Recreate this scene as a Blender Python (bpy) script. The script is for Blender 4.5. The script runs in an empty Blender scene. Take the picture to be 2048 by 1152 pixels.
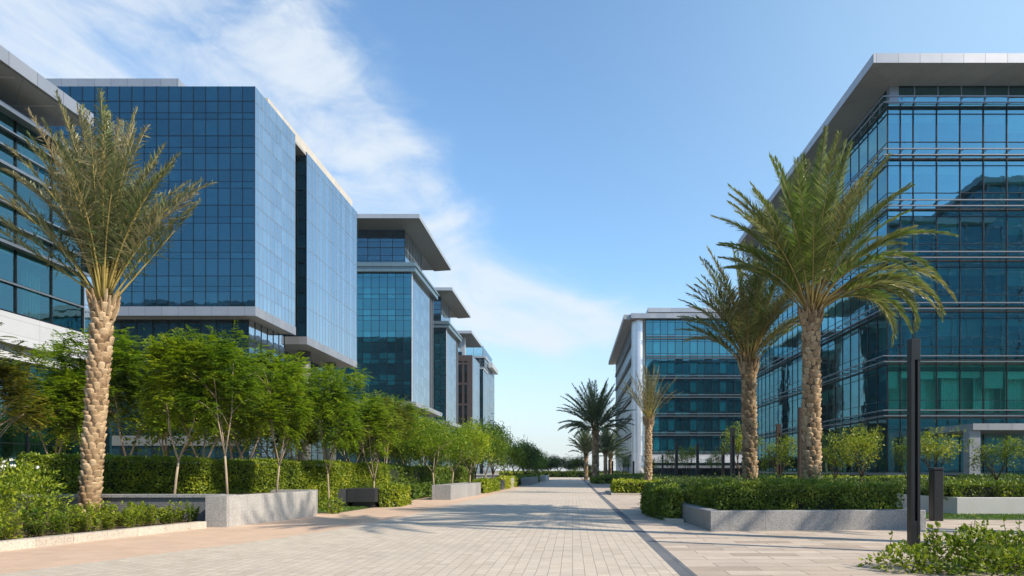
import bpy, math, random
import numpy as np
from mathutils import Vector

PI = math.pi
R = math.radians
rng = np.random.default_rng(11)
random.seed(5)
S = bpy.context.scene
C = S.collection

# ------------------------------------------------------------------ camera
EYE, F, VX, VY = 1.6, 1365.0, 1145.0, 940.0      # eye height, focal length and vanishing point in photo pixels
cd = bpy.data.cameras.new("camera")
cam = bpy.data.objects.new("camera", cd)
C.objects.link(cam)
cam.location = (0, 0, EYE)
cam.rotation_euler = (PI / 2, 0, 0)
cd.sensor_width = 36.0
cd.lens = 36.0 * F / 2048
cd.shift_x = -(VX - 1024) / 2048
cd.shift_y = (VY - 576) / 2048
cd.clip_start = 0.1
cd.clip_end = 4000
S.camera = cam


def X(px, d):
    return (px - VX) / F * d


def Z(py, d):
    return EYE + (VY - py) / F * d


def G(px, py):
    d = EYE * F / (py - VY)
    return X(px, d), d


# ------------------------------------------------------------------ node helpers
class NT:
    def __init__(self, mat):
        mat.use_nodes = True
        self.t = mat.node_tree
        self.t.nodes.clear()

    def n(self, typ, **kw):
        nd = self.t.nodes.new(typ)
        for k, v in kw.items():
            if k.startswith('i_'):
                key = k[2:]
                nd.inputs[int(key) if key.isdigit() else key].default_value = v
            else:
                setattr(nd, k, v)
        return nd

    def l(self, a, b):
        self.t.links.new(a, b)

    def m(self, op, a, b=None, c=None, clamp=False):
        nd = self.t.nodes.new('ShaderNodeMath')
        nd.operation = op
        nd.use_clamp = clamp
        for i, v in enumerate((a, b, c)):
            if v is None:
                continue
            if isinstance(v, (int, float)):
                nd.inputs[i].default_value = v
            else:
                self.l(v, nd.inputs[i])
        return nd.outputs[0]

    def mix(self, fac, a, b, blend='MIX'):
        nd = self.t.nodes.new('ShaderNodeMix')
        nd.data_type = 'RGBA'
        nd.blend_type = blend
        for s, v in ((nd.inputs[0], fac), (nd.inputs[6], a), (nd.inputs[7], b)):
            if isinstance(v, (int, float)):
                s.default_value = v
            elif isinstance(v, tuple):
                s.default_value = (*v, 1) if len(v) == 3 else v
            else:
                self.l(v, s)
        return nd.outputs[2]

    def ramp(self, fac, stops):
        nd = self.t.nodes.new('ShaderNodeValToRGB')
        e = nd.color_ramp.elements
        while len(e) < len(stops):
            e.new(0.5)
        for el, (p, c) in zip(e, stops):
            el.position = p
            el.color = (*c, 1) if not isinstance(c, (int, float)) else (c, c, c, 1)
        self.l(fac, nd.inputs[0])
        return nd.outputs[0]

    def noise(self, vec, scale, detail=4, rough=0.55, dist=0.0):
        nd = self.n('ShaderNodeTexNoise')
        nd.inputs['Scale'].default_value = scale
        nd.inputs['Detail'].default_value = detail
        nd.inputs['Roughness'].default_value = rough
        nd.inputs['Distortion'].default_value = dist
        if vec is not None:
            self.l(vec, nd.inputs['Vector'])
        return nd.outputs[0]

    def out(self, sh):
        o = self.n('ShaderNodeOutputMaterial')
        self.l(sh, o.inputs[0])


def objco(t):
    return t.n('ShaderNodeTexCoord').outputs['Object']


def sep(t, v):
    s = t.n('ShaderNodeSeparateXYZ')
    t.l(v, s.inputs[0])
    return s.outputs


def comb(t, x, y, z):
    s = t.n('ShaderNodeCombineXYZ')
    for i, v in enumerate((x, y, z)):
        if isinstance(v, (int, float)):
            s.inputs[i].default_value = v
        else:
            t.l(v, s.inputs[i])
    return s.outputs[0]


def bump(t, h, strength, dist):
    b = t.n('ShaderNodeBump')
    b.inputs['Strength'].default_value = strength
    b.inputs['Distance'].default_value = dist
    t.l(h, b.inputs['Height'])
    return b.outputs[0]


def principled(t, col, rough=0.6, metal=0.0, spec=0.5, normal=None):
    p = t.n('ShaderNodeBsdfPrincipled')
    if isinstance(col, tuple):
        p.inputs['Base Color'].default_value = (*col, 1)
    else:
        t.l(col, p.inputs['Base Color'])
    if isinstance(rough, (int, float)):
        p.inputs['Roughness'].default_value = rough
    else:
        t.l(rough, p.inputs['Roughness'])
    p.inputs['Metallic'].default_value = metal
    p.inputs['Specular IOR Level'].default_value = spec
    if normal is not None:
        t.l(normal, p.inputs['Normal'])
    return p.outputs[0]


def m_plain(name, col, rough=0.6, metal=0.0, var=0.15, scale=2.0, spec=0.5, bmp=0.0):
    m = bpy.data.materials.new(name)
    t = NT(m)
    co = objco(t)
    nz = t.noise(co, scale, 6, 0.6)
    k = t.m('MULTIPLY_ADD', nz, 2 * var, 1 - var)
    c = t.mix(1.0, col, comb(t, k, k, k), 'MULTIPLY')
    nrm = bump(t, t.noise(co, scale * 8, 4), bmp, 0.02) if bmp else None
    t.out(principled(t, c, rough, metal, spec, nrm))
    return m


def m_panel(name, col, rough=0.35, metal=0.6, w=1.2, joint=0.025, hz=None, jc=0.35, var=0.06):
    """metal or stone cladding with panel joints every w metres"""
    m = bpy.data.materials.new(name)
    t = NT(m)
    co = objco(t)
    x, y, z = sep(t, co)
    s = t.m('ADD', t.m('ADD', x, y), 500.0)
    q = t.m('DIVIDE', s, w)
    fr = t.m('FRACT', q)
    j = t.m('LESS_THAN', fr, joint / w)
    idx = t.m('FLOOR', q)
    if hz:
        qz = t.m('DIVIDE', t.m('ADD', z, 100.013), hz)
        j = t.m('MAXIMUM', j, t.m('LESS_THAN', t.m('FRACT', qz), joint / hz))
        idx = t.m('MULTIPLY_ADD', t.m('FLOOR', qz), 17.3, idx)
    wn = t.n('ShaderNodeTexWhiteNoise', noise_dimensions='1D')
    t.l(idx, wn.inputs['W'])
    k = t.m('MULTIPLY_ADD', wn.outputs[0], 2 * var, 1 - var)
    dirt = t.m('MULTIPLY_ADD', t.noise(co, 0.9, 6, 0.65), 0.25, 0.87)
    k = t.m('MULTIPLY', t.m('MULTIPLY', k, dirt), t.m('MULTIPLY_ADD', j, jc - 1, 1))
    c = t.mix(1.0, col, comb(t, k, k, k), 'MULTIPLY')
    rg = t.m('MULTIPLY_ADD', wn.outputs[0], 0.1, rough)
    t.out(principled(t, c, rg, metal, 0.5))
    return m


def m_granite(name, a, b, w=0.9, rough=0.55, joint=0.008, hz=None):
    m = bpy.data.materials.new(name)
    t = NT(m)
    co = objco(t)
    x, y, z = sep(t, co)
    v = t.n('ShaderNodeTexVoronoi')
    v.inputs['Scale'].default_value = 55
    t.l(co, v.inputs['Vector'])
    sp = t.noise(co, 30, 5, 0.75)
    cl = t.noise(co, 1.1, 6, 0.65)
    f = t.m('ADD', t.m('MULTIPLY', sp, 0.7), t.m('MULTIPLY', v.outputs['Distance'], 0.35))
    c = t.ramp(f, [(0.36, a), (0.56, b)])
    q = t.m('DIVIDE', t.m('ADD', t.m('ADD', x, y), 500.0), w)
    j = t.m('LESS_THAN', t.m('FRACT', q), joint / w)
    wn = t.n('ShaderNodeTexWhiteNoise', noise_dimensions='1D')
    t.l(t.m('FLOOR', q), wn.inputs['W'])
    k = t.m('MULTIPLY', t.m('MULTIPLY_ADD', wn.outputs[0], 0.22, 0.86), t.m('MULTIPLY_ADD', cl, 0.5, 0.75))
    # water stains running down from the top
    st = t.noise(comb(t, t.m('MULTIPLY', t.m('ADD', x, y), 3.0), 0.0, t.m('MULTIPLY', z, 0.35)), 2.2, 5, 0.7)
    k = t.m('MULTIPLY', k, t.m('MULTIPLY_ADD', st, 0.4, 0.8))
    k = t.m('MULTIPLY', k, t.m('MULTIPLY_ADD', j, -0.6, 1))
    c = t.mix(1.0, c, comb(t, k, k, k), 'MULTIPLY')
    t.out(principled(t, c, rough, 0, 0.4, bump(t, sp, 0.25, 0.004)))
    return m


def m_paving(name, cols, bw, bh, mortar, along_y=True, rough=0.75, stain=0.35, joint_col=(0.16, 0.13, 0.10), off=0.5):
    m = bpy.data.materials.new(name)
    t = NT(m)
    co = objco(t)
    x, y, z = sep(t, co)
    # slightly wavering courses, as laid by hand
    wob = t.m('MULTIPLY', t.m('SUBTRACT', t.noise(co, 1.3, 2), 0.5), 0.02)
    xx, yy = t.m('ADD', x, wob), t.m('ADD', y, wob)
    v = comb(t, yy, xx, 0) if along_y else comb(t, xx, yy, 0)
    b = t.n('ShaderNodeTexBrick')
    b.offset = off
    b.inputs['Scale'].default_value = 1.0
    b.inputs['Brick Width'].default_value = bw
    b.inputs['Row Height'].default_value = bh
    b.inputs['Mortar Size'].default_value = mortar
    b.inputs['Mortar Smooth'].default_value = 0.3
    b.inputs['Bias'].default_value = 0.0
    b.inputs['Color1'].default_value = (0, 0, 0, 1)
    b.inputs['Color2'].default_value = (1, 1, 1, 1)
    b.inputs['Mortar'].default_value = (0.5, 0.5, 0.5, 1)
    t.l(v, b.inputs['Vector'])
    c = t.ramp(b.outputs['Color'], [(i / (len(cols) - 1), cc) for i, cc in enumerate(cols)])
    big = t.noise(co, 0.16, 6, 0.6)
    mid = t.noise(co, 1.9, 7, 0.7)
    fine = t.noise(co, 24, 5, 0.7)
    streak = t.noise(comb(t, t.m('MULTIPLY', x, 0.35), t.m('MULTIPLY', y, 1.6), 0), 1.5, 6, 0.7)
    k = t.m('MULTIPLY', t.m('MULTIPLY_ADD', big, stain, 1 - stain / 2), t.m('MULTIPLY_ADD', mid, stain, 1 - stain / 2))
    k = t.m('MULTIPLY', k, t.m('MULTIPLY_ADD', streak, 0.3, 0.85))
    k = t.m('MULTIPLY', k, t.m('MULTIPLY_ADD', fine, 0.36, 0.82))
    c = t.mix(1.0, c, comb(t, k, k, k), 'MULTIPLY')
    c = t.mix(t.m('MULTIPLY', b.outputs['Fac'], 0.85), c, joint_col)
    h = t.m('SUBTRACT', t.m('MULTIPLY', fine, 0.15), b.outputs['Fac'])
    t.out(principled(t, c, t.m('MULTIPLY_ADD', mid, 0.3, rough - 0.15), 0, 0.35, bump(t, h, 0.6, 0.004)))
    return m


def m_glass(name, refl, ior, inside, see=None, wave=0.005, rough=0.008, var=0.5):
    """coated facade glass: tinted reflection over a dark inside, or over a tinted view of the rooms"""
    m = bpy.data.materials.new(name)
    t = NT(m)
    co = objco(t)
    geo = t.n('ShaderNodeNewGeometry')
    rnd = geo.outputs['Random Per Island']
    nrm = bump(t, t.noise(co, 0.55, 3, 0.5), wave, 1.0)
    g = t.n('ShaderNodeBsdfGlossy')
    g.inputs['Roughness'].default_value = rough
    k = t.m('MULTIPLY_ADD', rnd, 0.07, 0.95)
    t.l(t.mix(1.0, refl, comb(t, k, k, k), 'MULTIPLY'), g.inputs['Color'])
    t.l(nrm, g.inputs['Normal'])
    fr = t.n('ShaderNodeFresnel')
    fr.inputs['IOR'].default_value = ior
    if see is None:
        kk = t.m('MULTIPLY_ADD', t.m('POWER', rnd, 2.0), var * 2, 1 - var * 0.6)
        d = t.n('ShaderNodeBsdfDiffuse')
        rooms = t.noise(comb(t, t.m('MULTIPLY', t.m('ADD', sep(t, co)[0], sep(t, co)[1]), 0.5), 0, t.m('MULTIPLY', sep(t, co)[2], 1.0)), 0.7, 3, 0.7)
        kk = t.m('MULTIPLY', kk, t.m('MULTIPLY_ADD', rooms, 1.6, 0.2))
        t.l(t.mix(1.0, inside, comb(t, kk, kk, kk), 'MULTIPLY'), d.inputs['Color'])
        base = d.outputs[0]
    else:
        tr = t.n('ShaderNodeBsdfTransparent')
        kk = t.m('MULTIPLY_ADD', rnd, 0.2, 0.9)
        t.l(t.mix(1.0, see, comb(t, kk, kk, kk), 'MULTIPLY'), tr.inputs['Color'])
        base = tr.outputs[0]
    mx = t.n('ShaderNodeMixShader')
    t.l(fr.outputs[0], mx.inputs[0])
    t.l(base, mx.inputs[1])
    t.l(g.outputs[0], mx.inputs[2])
    t.out(mx.outputs[0])
    return m


def m_leaf(name, cols, trans=0.35, rough=0.5, spec=0.35, clump=2.2):
    m = bpy.data.materials.new(name)
    t = NT(m)
    geo = t.n('ShaderNodeNewGeometry')
    oi = t.n('ShaderNodeObjectInfo')
    co = objco(t)
    nz = t.noise(co, clump, 3, 0.6)
    f = t.m('ADD', t.m('MULTIPLY', geo.outputs['Random Per Island'], 0.42), t.m('MULTIPLY', t.m('SUBTRACT', nz, 0.32), 1.5), clamp=True)
    f = t.m('ADD', f, t.m('MULTIPLY', t.m('SUBTRACT', oi.outputs['Random'], 0.5), 0.40), clamp=True)
    c = t.ramp(f, [(i / (len(cols) - 1), cc) for i, cc in enumerate(cols)])
    p = principled(t, c, rough, 0, spec)
    tl = t.n('ShaderNodeBsdfTranslucent')
    t.l(t.mix(1.0, c, (1.0, 1.15, 0.5), 'MULTIPLY'), tl.inputs['Color'])
    mx = t.n('ShaderNodeMixShader')
    mx.inputs[0].default_value = trans
    t.l(p, mx.inputs[1])
    t.l(tl.outputs[0], mx.inputs[2])
    t.out(mx.outputs[0])
    return m


def m_attr_leaf(name, trans=0.3):
    m = bpy.data.materials.new(name)
    t = NT(m)
    a = t.n('ShaderNodeAttribute', attribute_name='Col')
    geo = t.n('ShaderNodeNewGeometry')
    k = t.m('MULTIPLY_ADD', geo.outputs['Random Per Island'], 0.6, 0.7)
    c = t.mix(1.0, a.outputs['Color'], comb(t, k, k, k), 'MULTIPLY')
    p = principled(t, c, 0.36, 0, 0.6)
    tl = t.n('ShaderNodeBsdfTranslucent')
    t.l(c, tl.inputs['Color'])
    mx = t.n('ShaderNodeMixShader')
    mx.inputs[0].default_value = trans
    t.l(p, mx.inputs[1])
    t.l(tl.outputs[0], mx.inputs[2])
    t.out(mx.outputs[0])
    return m


def m_bark(name, a, b, scale=6, stretch=0.2):
    m = bpy.data.materials.new(name)
    t = NT(m)
    co = objco(t)
    x, y, z = sep(t, co)
    v = comb(t, x, y, t.m('MULTIPLY', z, stretch))
    nz = t.noise(v, scale, 6, 0.7)
    c = t.ramp(nz, [(0.3, a), (0.7, b)])
    t.out(principled(t, c, 0.85, 0, 0.2, bump(t, nz, 0.6, 0.02)))
    return m


def m_boot(name, cols):
    """palm leaf bases: every boot its own tone, with fibres"""
    m = bpy.data.materials.new(name)
    t = NT(m)
    co = objco(t)
    geo = t.n('ShaderNodeNewGeometry')
    x, y, z = sep(t, co)
    fib = t.noise(comb(t, x, y, t.m('MULTIPLY', z, 2.5)), 17, 8, 0.8)
    f = t.m('ADD', t.m('MULTIPLY', geo.outputs['Random Per Island'], 0.42), t.m('MULTIPLY', t.m('SUBTRACT', fib, 0.28), 1.35), clamp=True)
    c = t.ramp(f, [(i / (len(cols) - 1), cc) for i, cc in enumerate(cols)])
    t.out(principled(t, c, 0.85, 0, 0.2, bump(t, fib, 0.8, 0.02)))
    return m


# ------------------------------------------------------------------ mesh helpers
class MB:
    def __init__(self):
        self.v, self.f = [], []

    def add(self, vs, fs):
        o = len(self.v)
        self.v.extend([tuple(p) for p in vs])
        self.f.extend([tuple(i + o for i in q) for q in fs])
        return self

    def box(self, x0, y0, z0, x1, y1, z1):
        return self.hexa([(x0, y0), (x1, y0), (x1, y1), (x0, y1)], z0, z1)

    def hexa(self, p, z0, z1):
        return self.prism(p, z0, z1)

    def prism(self, p, z0, z1):
        n = len(p)
        a = sum(p[i][0] * p[(i + 1) % n][1] - p[(i + 1) % n][0] * p[i][1] for i in range(n))
        if a < 0:
            p = p[::-1]
        vs = [(x, y, z0) for x, y in p] + [(x, y, z1) for x, y in p]
        fs = [tuple(range(n))[::-1], tuple(range(n, 2 * n))]
        fs += [(i, (i + 1) % n, n + (i + 1) % n, n + i) for i in range(n)]
        return self.add(vs, fs)

    def quad(self, a, b, c, d):
        return self.add([a, b, c, d], [(0, 1, 2, 3)])

    def bevbox(self, x0, y0, z0, x1, y1, z1, b=0.01):
        """box with chamfered vertical and top edges"""
        p = [(x0 + b, y0), (x1 - b, y0), (x1, y0 + b), (x1, y1 - b), (x1 - b, y1), (x0 + b, y1), (x0, y1 - b), (x0, y0 + b)]
        q = [(min(max(x, x0 + b), x1 - b), min(max(y, y0 + b), y1 - b)) for x, y in p]
        vs = [(x, y, z0) for x, y in p] + [(x, y, z1 - b) for x, y in p] + [(x, y, z1) for x, y in q]
        fs = [tuple(range(8))[::-1], tuple(range(16, 24))]
        for k in (0, 8):
            fs += [(k + i, k + (i + 1) % 8, k + 8 + (i + 1) % 8, k + 8 + i) for i in range(8)]
        return self.add(vs, fs)

    def tube(self, pts, rad, n=6, cap=True):
        pts = [Vector(p) for p in pts]
        vs, fs = [], []
        for i, p in enumerate(pts):
            tg = (pts[min(i + 1, len(pts) - 1)] - pts[max(i - 1, 0)]).normalized()
            u = tg.cross(Vector((0.31, 0.95, 0.07))).normalized()
            w = tg.cross(u)
            r = rad[i] if isinstance(rad, (list, tuple)) else rad
            vs += [tuple(p + u * (r * math.cos(2 * PI * k / n)) + w * (r * math.sin(2 * PI * k / n))) for k in range(n)]
        for i in range(len(pts) - 1):
            for k in range(n):
                a, b = i * n + k, i * n + (k + 1) % n
                fs.append((a, b, b + n, a + n))
        if cap:
            fs.append(tuple(range(n))[::-1])
            fs.append(tuple(range((len(pts) - 1) * n, len(pts) * n)))
        return self.add(vs, fs)

    def build(self, name, mat, parent=None, smooth=False):
        me = bpy.data.meshes.new(name)
        off = base_of(parent)
        me.from_pydata([(x - off[0], y - off[1], z - off[2]) for x, y, z in self.v], [], self.f)
        me.materials.append(mat)
        if smooth:
            me.polygons.foreach_set('use_smooth', [True] * len(me.polygons))
        me.update()
        o = bpy.data.objects.new(name, me)
        C.objects.link(o)
        if parent is not None:
            o.parent = parent
        return o


def base_of(o):
    x = y = z = 0.0
    while o is not None:
        x, y, z = x + o.location[0], y + o.location[1], z + o.location[2]
        o = o.parent
    return x, y, z


def np_mesh(name, V, Fq, mat, parent=None, col=None):
    me = bpy.data.meshes.new(name)
    off = np.array(base_of(parent))
    V = np.asarray(V, dtype=np.float32) - off.astype(np.float32)
    n, k = Fq.shape
    me.vertices.add(len(V))
    me.vertices.foreach_set('co', V.ravel())
    me.loops.add(n * k)
    me.loops.foreach_set('vertex_index', Fq.astype(np.int32).ravel())
    me.polygons.add(n)
    me.polygons.foreach_set('loop_start', np.arange(0, n * k, k, dtype=np.int32))
    me.update(calc_edges=True)
    if col is not None:
        a = me.color_attributes.new('Col', 'FLOAT_COLOR', 'POINT')
        cc = np.ones((len(V), 4), dtype=np.float32)
        cc[:, :3] = col
        a.data.foreach_set('color', cc.ravel())
    me.materials.append(mat)
    o = bpy.data.objects.new(name, me)
    C.objects.link(o)
    if parent is not None:
        o.parent = parent
    return o


def unit(a):
    return a / (np.linalg.norm(a, axis=1, keepdims=True) + 1e-9)


def leaves(P, D, N, L, W, fold=0.12, mid=0.45):
    """diamond leaf blades: (4n,3) vertices and (n,4) faces"""
    D = unit(D)
    Sd = unit(np.cross(D, N))
    N2 = np.cross(Sd, D)
    L, W = np.asarray(L)[:, None], np.asarray(W)[:, None]
    m = P + D * L * mid - N2 * W * fold
    V = np.stack([P, m + Sd * W / 2, P + D * L, m - Sd * W / 2], axis=1).reshape(-1, 3)
    Fq = np.arange(len(P) * 4).reshape(-1, 4)
    return V, Fq


def rv(n):
    return unit(rng.normal(size=(n, 3)))


def thing(name, label, cat, loc=(0, 0, 0), group=None):
    o = bpy.data.objects.new(name, None)
    C.objects.link(o)
    o.location = loc
    o.empty_display_size = 0.2
    return tag(o, label, cat, group)


def tag(o, label, cat, group=None):
    o['label'] = label
    o['category'] = cat
    if group:
        o['group'] = group
    return o


def struct(o, kind='structure'):
    o['kind'] = kind
    return o


def dup(root, loc, rot=0.0, scale=None, label=None, group=None):
    r = root.copy()
    C.objects.link(r)
    r.location = loc
    r.rotation_euler = (0, 0, rot)
    if scale is not None:
        r.scale = scale if isinstance(scale, tuple) else (scale,) * 3
    if label:
        r['label'] = label
    if group:
        r['group'] = group
    for ch in list(root.children):
        c = ch.copy()
        C.objects.link(c)
        c.parent = r
        for g in ch.children:
            d = g.copy()
            C.objects.link(d)
            d.parent = c
    return r


# ------------------------------------------------------------------ materials
M = {}
M['path'] = m_paving('grey_beige_pavers', [(0.43, 0.367, 0.29), (0.475, 0.407, 0.325), (0.51, 0.442, 0.355), (0.46, 0.397, 0.325)], 0.24, 0.19, 0.006, joint_col=(0.21, 0.175, 0.14))
M['pink'] = m_paving('pink_sandstone_pavers', [(0.49, 0.345, 0.245), (0.54, 0.385, 0.275), (0.51, 0.37, 0.27)], 0.4, 0.2, 0.005, along_y=False, joint_col=(0.36, 0.25, 0.18))
M['slab'] = m_paving('warm_grey_slabs', [(0.35, 0.28, 0.22), (0.44, 0.36, 0.285), (0.50, 0.42, 0.34), (0.40, 0.33, 0.27)], 1.2, 0.45, 0.011, along_y=False, stain=0.5)
M['band'] = m_paving('dark_granite_band', [(0.10, 0.105, 0.115), (0.14, 0.145, 0.155)], 0.6, 0.3, 0.006, stain=0.3, joint_col=(0.04, 0.04, 0.045))
M['ground'] = m_plain('dry_ground', (0.20, 0.17, 0.12), 0.95, var=0.35, scale=0.15)
M['soil'] = m_plain('soil', (0.13, 0.08, 0.045), 0.95, var=0.5, scale=3, bmp=0.8)
M['lawn'] = m_plain('lawn_ground', (0.05, 0.10, 0.015), 0.9, var=0.4, scale=4)
M['gran_light'] = m_granite('light_granite', (0.15, 0.145, 0.14), (0.38, 0.365, 0.345), 0.95)
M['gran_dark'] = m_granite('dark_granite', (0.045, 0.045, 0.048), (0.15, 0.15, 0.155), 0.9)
M['gran_mid'] = m_granite('mid_grey_granite', (0.10, 0.10, 0.10), (0.32, 0.315, 0.31), 1.05)
M['gran_black'] = m_granite('black_granite', (0.012, 0.012, 0.014), (0.045, 0.045, 0.05), 1.2, rough=0.3)
M['kerb'] = m_granite('kerb_stone', (0.22, 0.19, 0.155), (0.50, 0.44, 0.37), 1.0, rough=0.7)
M['concrete'] = m_plain('pale_concrete', (0.48, 0.47, 0.45), 0.75, var=0.12, scale=1.5, bmp=0.2)
M['post'] = m_plain('dark_metal', (0.028, 0.030, 0.033), 0.38, 0.55, var=0.25, scale=3)
M['post_brown'] = m_plain('dark_brown_metal', (0.060, 0.038, 0.030), 0.45, 0.4, var=0.25, scale=3)
M['slot'] = m_plain('lamp_diffuser', (0.012, 0.012, 0.014), 0.15, 0.0, var=0.1)
M['white'] = m_panel('white_panels', (0.46, 0.47, 0.49), 0.4, 0.0, 2.6, 0.02, hz=0.72, jc=0.6)
M['silver'] = m_panel('silver_panels', (0.36, 0.37, 0.395), 0.42, 0.6, 1.6, 0.03)
M['alu'] = m_plain('aluminium', (0.29, 0.30, 0.32), 0.38, 0.75, var=0.08)
M['rail'] = m_plain('grey_rail', (0.20, 0.21, 0.225), 0.4, 0.6, var=0.1)
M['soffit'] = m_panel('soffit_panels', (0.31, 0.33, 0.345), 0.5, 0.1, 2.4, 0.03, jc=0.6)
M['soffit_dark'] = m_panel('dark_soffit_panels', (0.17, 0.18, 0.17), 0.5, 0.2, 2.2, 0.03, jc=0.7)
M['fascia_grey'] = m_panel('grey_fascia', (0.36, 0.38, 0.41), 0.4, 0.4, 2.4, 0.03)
M['beige'] = m_panel('beige_parapet', (0.46, 0.42, 0.36), 0.6, 0.0, 1.6, 0.03)
M['frame'] = m_plain('dark_frame', (0.012, 0.016, 0.02), 0.4, 0.4, var=0.1)
M['frame_pale'] = m_plain('pale_frame', (0.33, 0.36, 0.39), 0.4, 0.6, var=0.1)
M['plaster'] = m_plain('interior_plaster', (0.62, 0.64, 0.60), 0.8, var=0.2, scale=0.6)
M['room'] = m_plain('interior_dark', (0.10, 0.11, 0.11), 0.8, var=0.6, scale=0.5)
M['blind'] = m_plain('window_blind', (0.80, 0.82, 0.80), 0.8, var=0.08)
M['roof'] = m_plain('roof_gravel', (0.30, 0.29, 0.28), 0.9, var=0.2)
M['ledge'] = m_panel('ledge_metal', (0.14, 0.20, 0.22), 0.3, 0.5, 1.9, 0.04)
M['brown'] = m_panel('brown_cladding', (0.055, 0.038, 0.034), 0.55, 0.1, 1.4, 0.02)
M['g_blue'] = m_glass('navy_mirror_glass', (0.25, 0.52, 0.66), 2.9, (0.003, 0.020, 0.036), var=0.3)
M['g_teal'] = m_glass('teal_glass', (0.27, 0.74, 0.90), 2.9, (0.003, 0.045, 0.062), var=0.9)
M['g_dark'] = m_glass('dark_lobby_glass', (0.6, 0.8, 0.85), 1.9, (0.008, 0.022, 0.026), var=0.9)
M['g_pale'] = m_glass('silver_blue_glass', (0.86, 0.95, 1.0), 11.0, (0.03, 0.05, 0.07))
M['g_see'] = m_glass('teal_vision_glass', (0.40, 0.86, 1.0), 3.8, None, see=(0.46, 0.97, 0.93))
M['g_clear'] = m_glass('clear_green_glass', (0.6, 0.9, 0.95), 1.75, None, see=(0.36, 0.95, 0.82))
M['g_see_near'] = m_glass('green_vision_glass', (0.45, 0.86, 0.96), 2.7, None, see=(0.40, 0.85, 0.76))
M['g_rail'] = m_glass('balustrade_glass', (0.8, 0.9, 0.95), 1.7, None, see=(0.6, 0.75, 0.78))

LEAF = {
    'feather': m_leaf('feathery_leaves', [(0.035, 0.08, 0.008), (0.12, 0.20, 0.012), (0.27, 0.34, 0.018), (0.50, 0.50, 0.04)], 0.48, clump=1.5),  # darkest and yellowest tones also paint the crowns' dark pockets and highlights
    'feather_yellow': m_leaf('yellowing_leaves', [(0.05, 0.075, 0.012), (0.12, 0.15, 0.02), (0.22, 0.22, 0.03), (0.34, 0.28, 0.04)], 0.4, clump=1.5),
    'dark': m_leaf('dark_leaves', [(0.025, 0.055, 0.010), (0.06, 0.115, 0.015), (0.125, 0.19, 0.022), (0.24, 0.29, 0.03)], 0.3, clump=0.8),
    'hedge': m_leaf('hedge_leaves', [(0.07, 0.12, 0.008), (0.17, 0.235, 0.013), (0.32, 0.35, 0.02), (0.50, 0.46, 0.045)], 0.35, clump=1.4),
    'hedge_dark': m_leaf('dark_hedge_leaves', [(0.035, 0.07, 0.009), (0.085, 0.145, 0.015), (0.17, 0.235, 0.024), (0.36, 0.38, 0.06)], 0.3, clump=1.4),
    'olive': m_leaf('olive_leaves', [(0.045, 0.085, 0.010), (0.12, 0.175, 0.014), (0.26, 0.30, 0.022), (0.45, 0.43, 0.05)], 0.35, clump=1.2),
    'cover': m_leaf('ground_cover_leaves', [(0.03, 0.065, 0.015), (0.07, 0.12, 0.02), (0.13, 0.17, 0.035), (0.24, 0.26, 0.09)], 0.3, clump=1.0),
    'grass': m_leaf('grass_blades', [(0.04, 0.085, 0.01), (0.08, 0.15, 0.015), (0.13, 0.20, 0.02)], 0.3, clump=1.0),
}
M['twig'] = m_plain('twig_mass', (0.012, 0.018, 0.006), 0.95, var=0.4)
M['palm_leaf'] = m_attr_leaf('palm_leaflets')
M['boot_pale'] = m_boot('pale_palm_boots', [(0.07, 0.042, 0.022), (0.26, 0.17, 0.095), (0.46, 0.335, 0.205), (0.62, 0.50, 0.34)])
M['boot_brown'] = m_boot('brown_palm_boots', [(0.05, 0.03, 0.017), (0.19, 0.125, 0.07), (0.38, 0.275, 0.165), (0.54, 0.42, 0.28)])
M['bark_pale'] = m_bark('pale_bark', (0.20, 0.15, 0.10), (0.46, 0.37, 0.27))
M['bark_brown'] = m_bark('brown_bark', (0.05, 0.033, 0.022), (0.16, 0.11, 0.075))
M['petal'] = m_plain('white_petals', (0.82, 0.80, 0.78), 0.6, var=0.05)

# ------------------------------------------------------------------ ground
def sheet(name, pts, z, mat):
    mb = MB().add([(x, y, z) for x, y in pts], [tuple(range(len(pts)))])
    o = mb.build(name, mat)
    return struct(o)

EDGE = [(-9.6, 6.0), (-8.77, 10.45), (-7.0, 15.3), (-6.4, 18.0), (-5.7, 24), (-5.2, 40), (-4.4, 90), (-4.0, 215)]
sheet('ground', [(-900, -250), (900, -250), (900, 1600), (-900, 1600)], 0.0, M['ground'])
sheet('path', EDGE[::-1] + [(-9.6, -30), (1.62, -30), (1.62, 215)], 0.008, M['path'])
sheet('pavement', [(1.88, -30), (22, -30), (22, 22), (14, 30), (14, 60), (9, 60), (9, 215), (1.88, 215)], 0.008, M['slab'])
sheet('side_path', [(-30, -30)] + [(-9.6, -30)] + EDGE + [(-7.5, 215), (-8.0, 90), (-9.5, 40), (-14, 33), (-30, 33)], 0.004, M['pink'])
sheet('drain_band', [(1.62, -30), (1.88, -30), (1.88, 215), (1.62, 215)], 0.010, M['band'])
sheet('cross_road', [(-60, 216), (60, 216), (60, 232), (-60, 232)], 0.008, M['path'])
sheet('lawn', [(11.3, 22.0), (26, 20.6), (26, 24.4), (14.0, 24.25), (12.4, 26.0), (11.3, 26)], 0.020, M['lawn'])
sheet('lawn_strip', [(-12, 25.5), (-8.7, 25.5), (-8.3, 31), (-9, 60), (-14, 60)], 0.020, M['lawn'])
sheet('orange_paving', [(13.2, 19.2), (22, 19.2), (22, 20.2), (13.4, 20.2)], 0.012, M['pink'])

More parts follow.
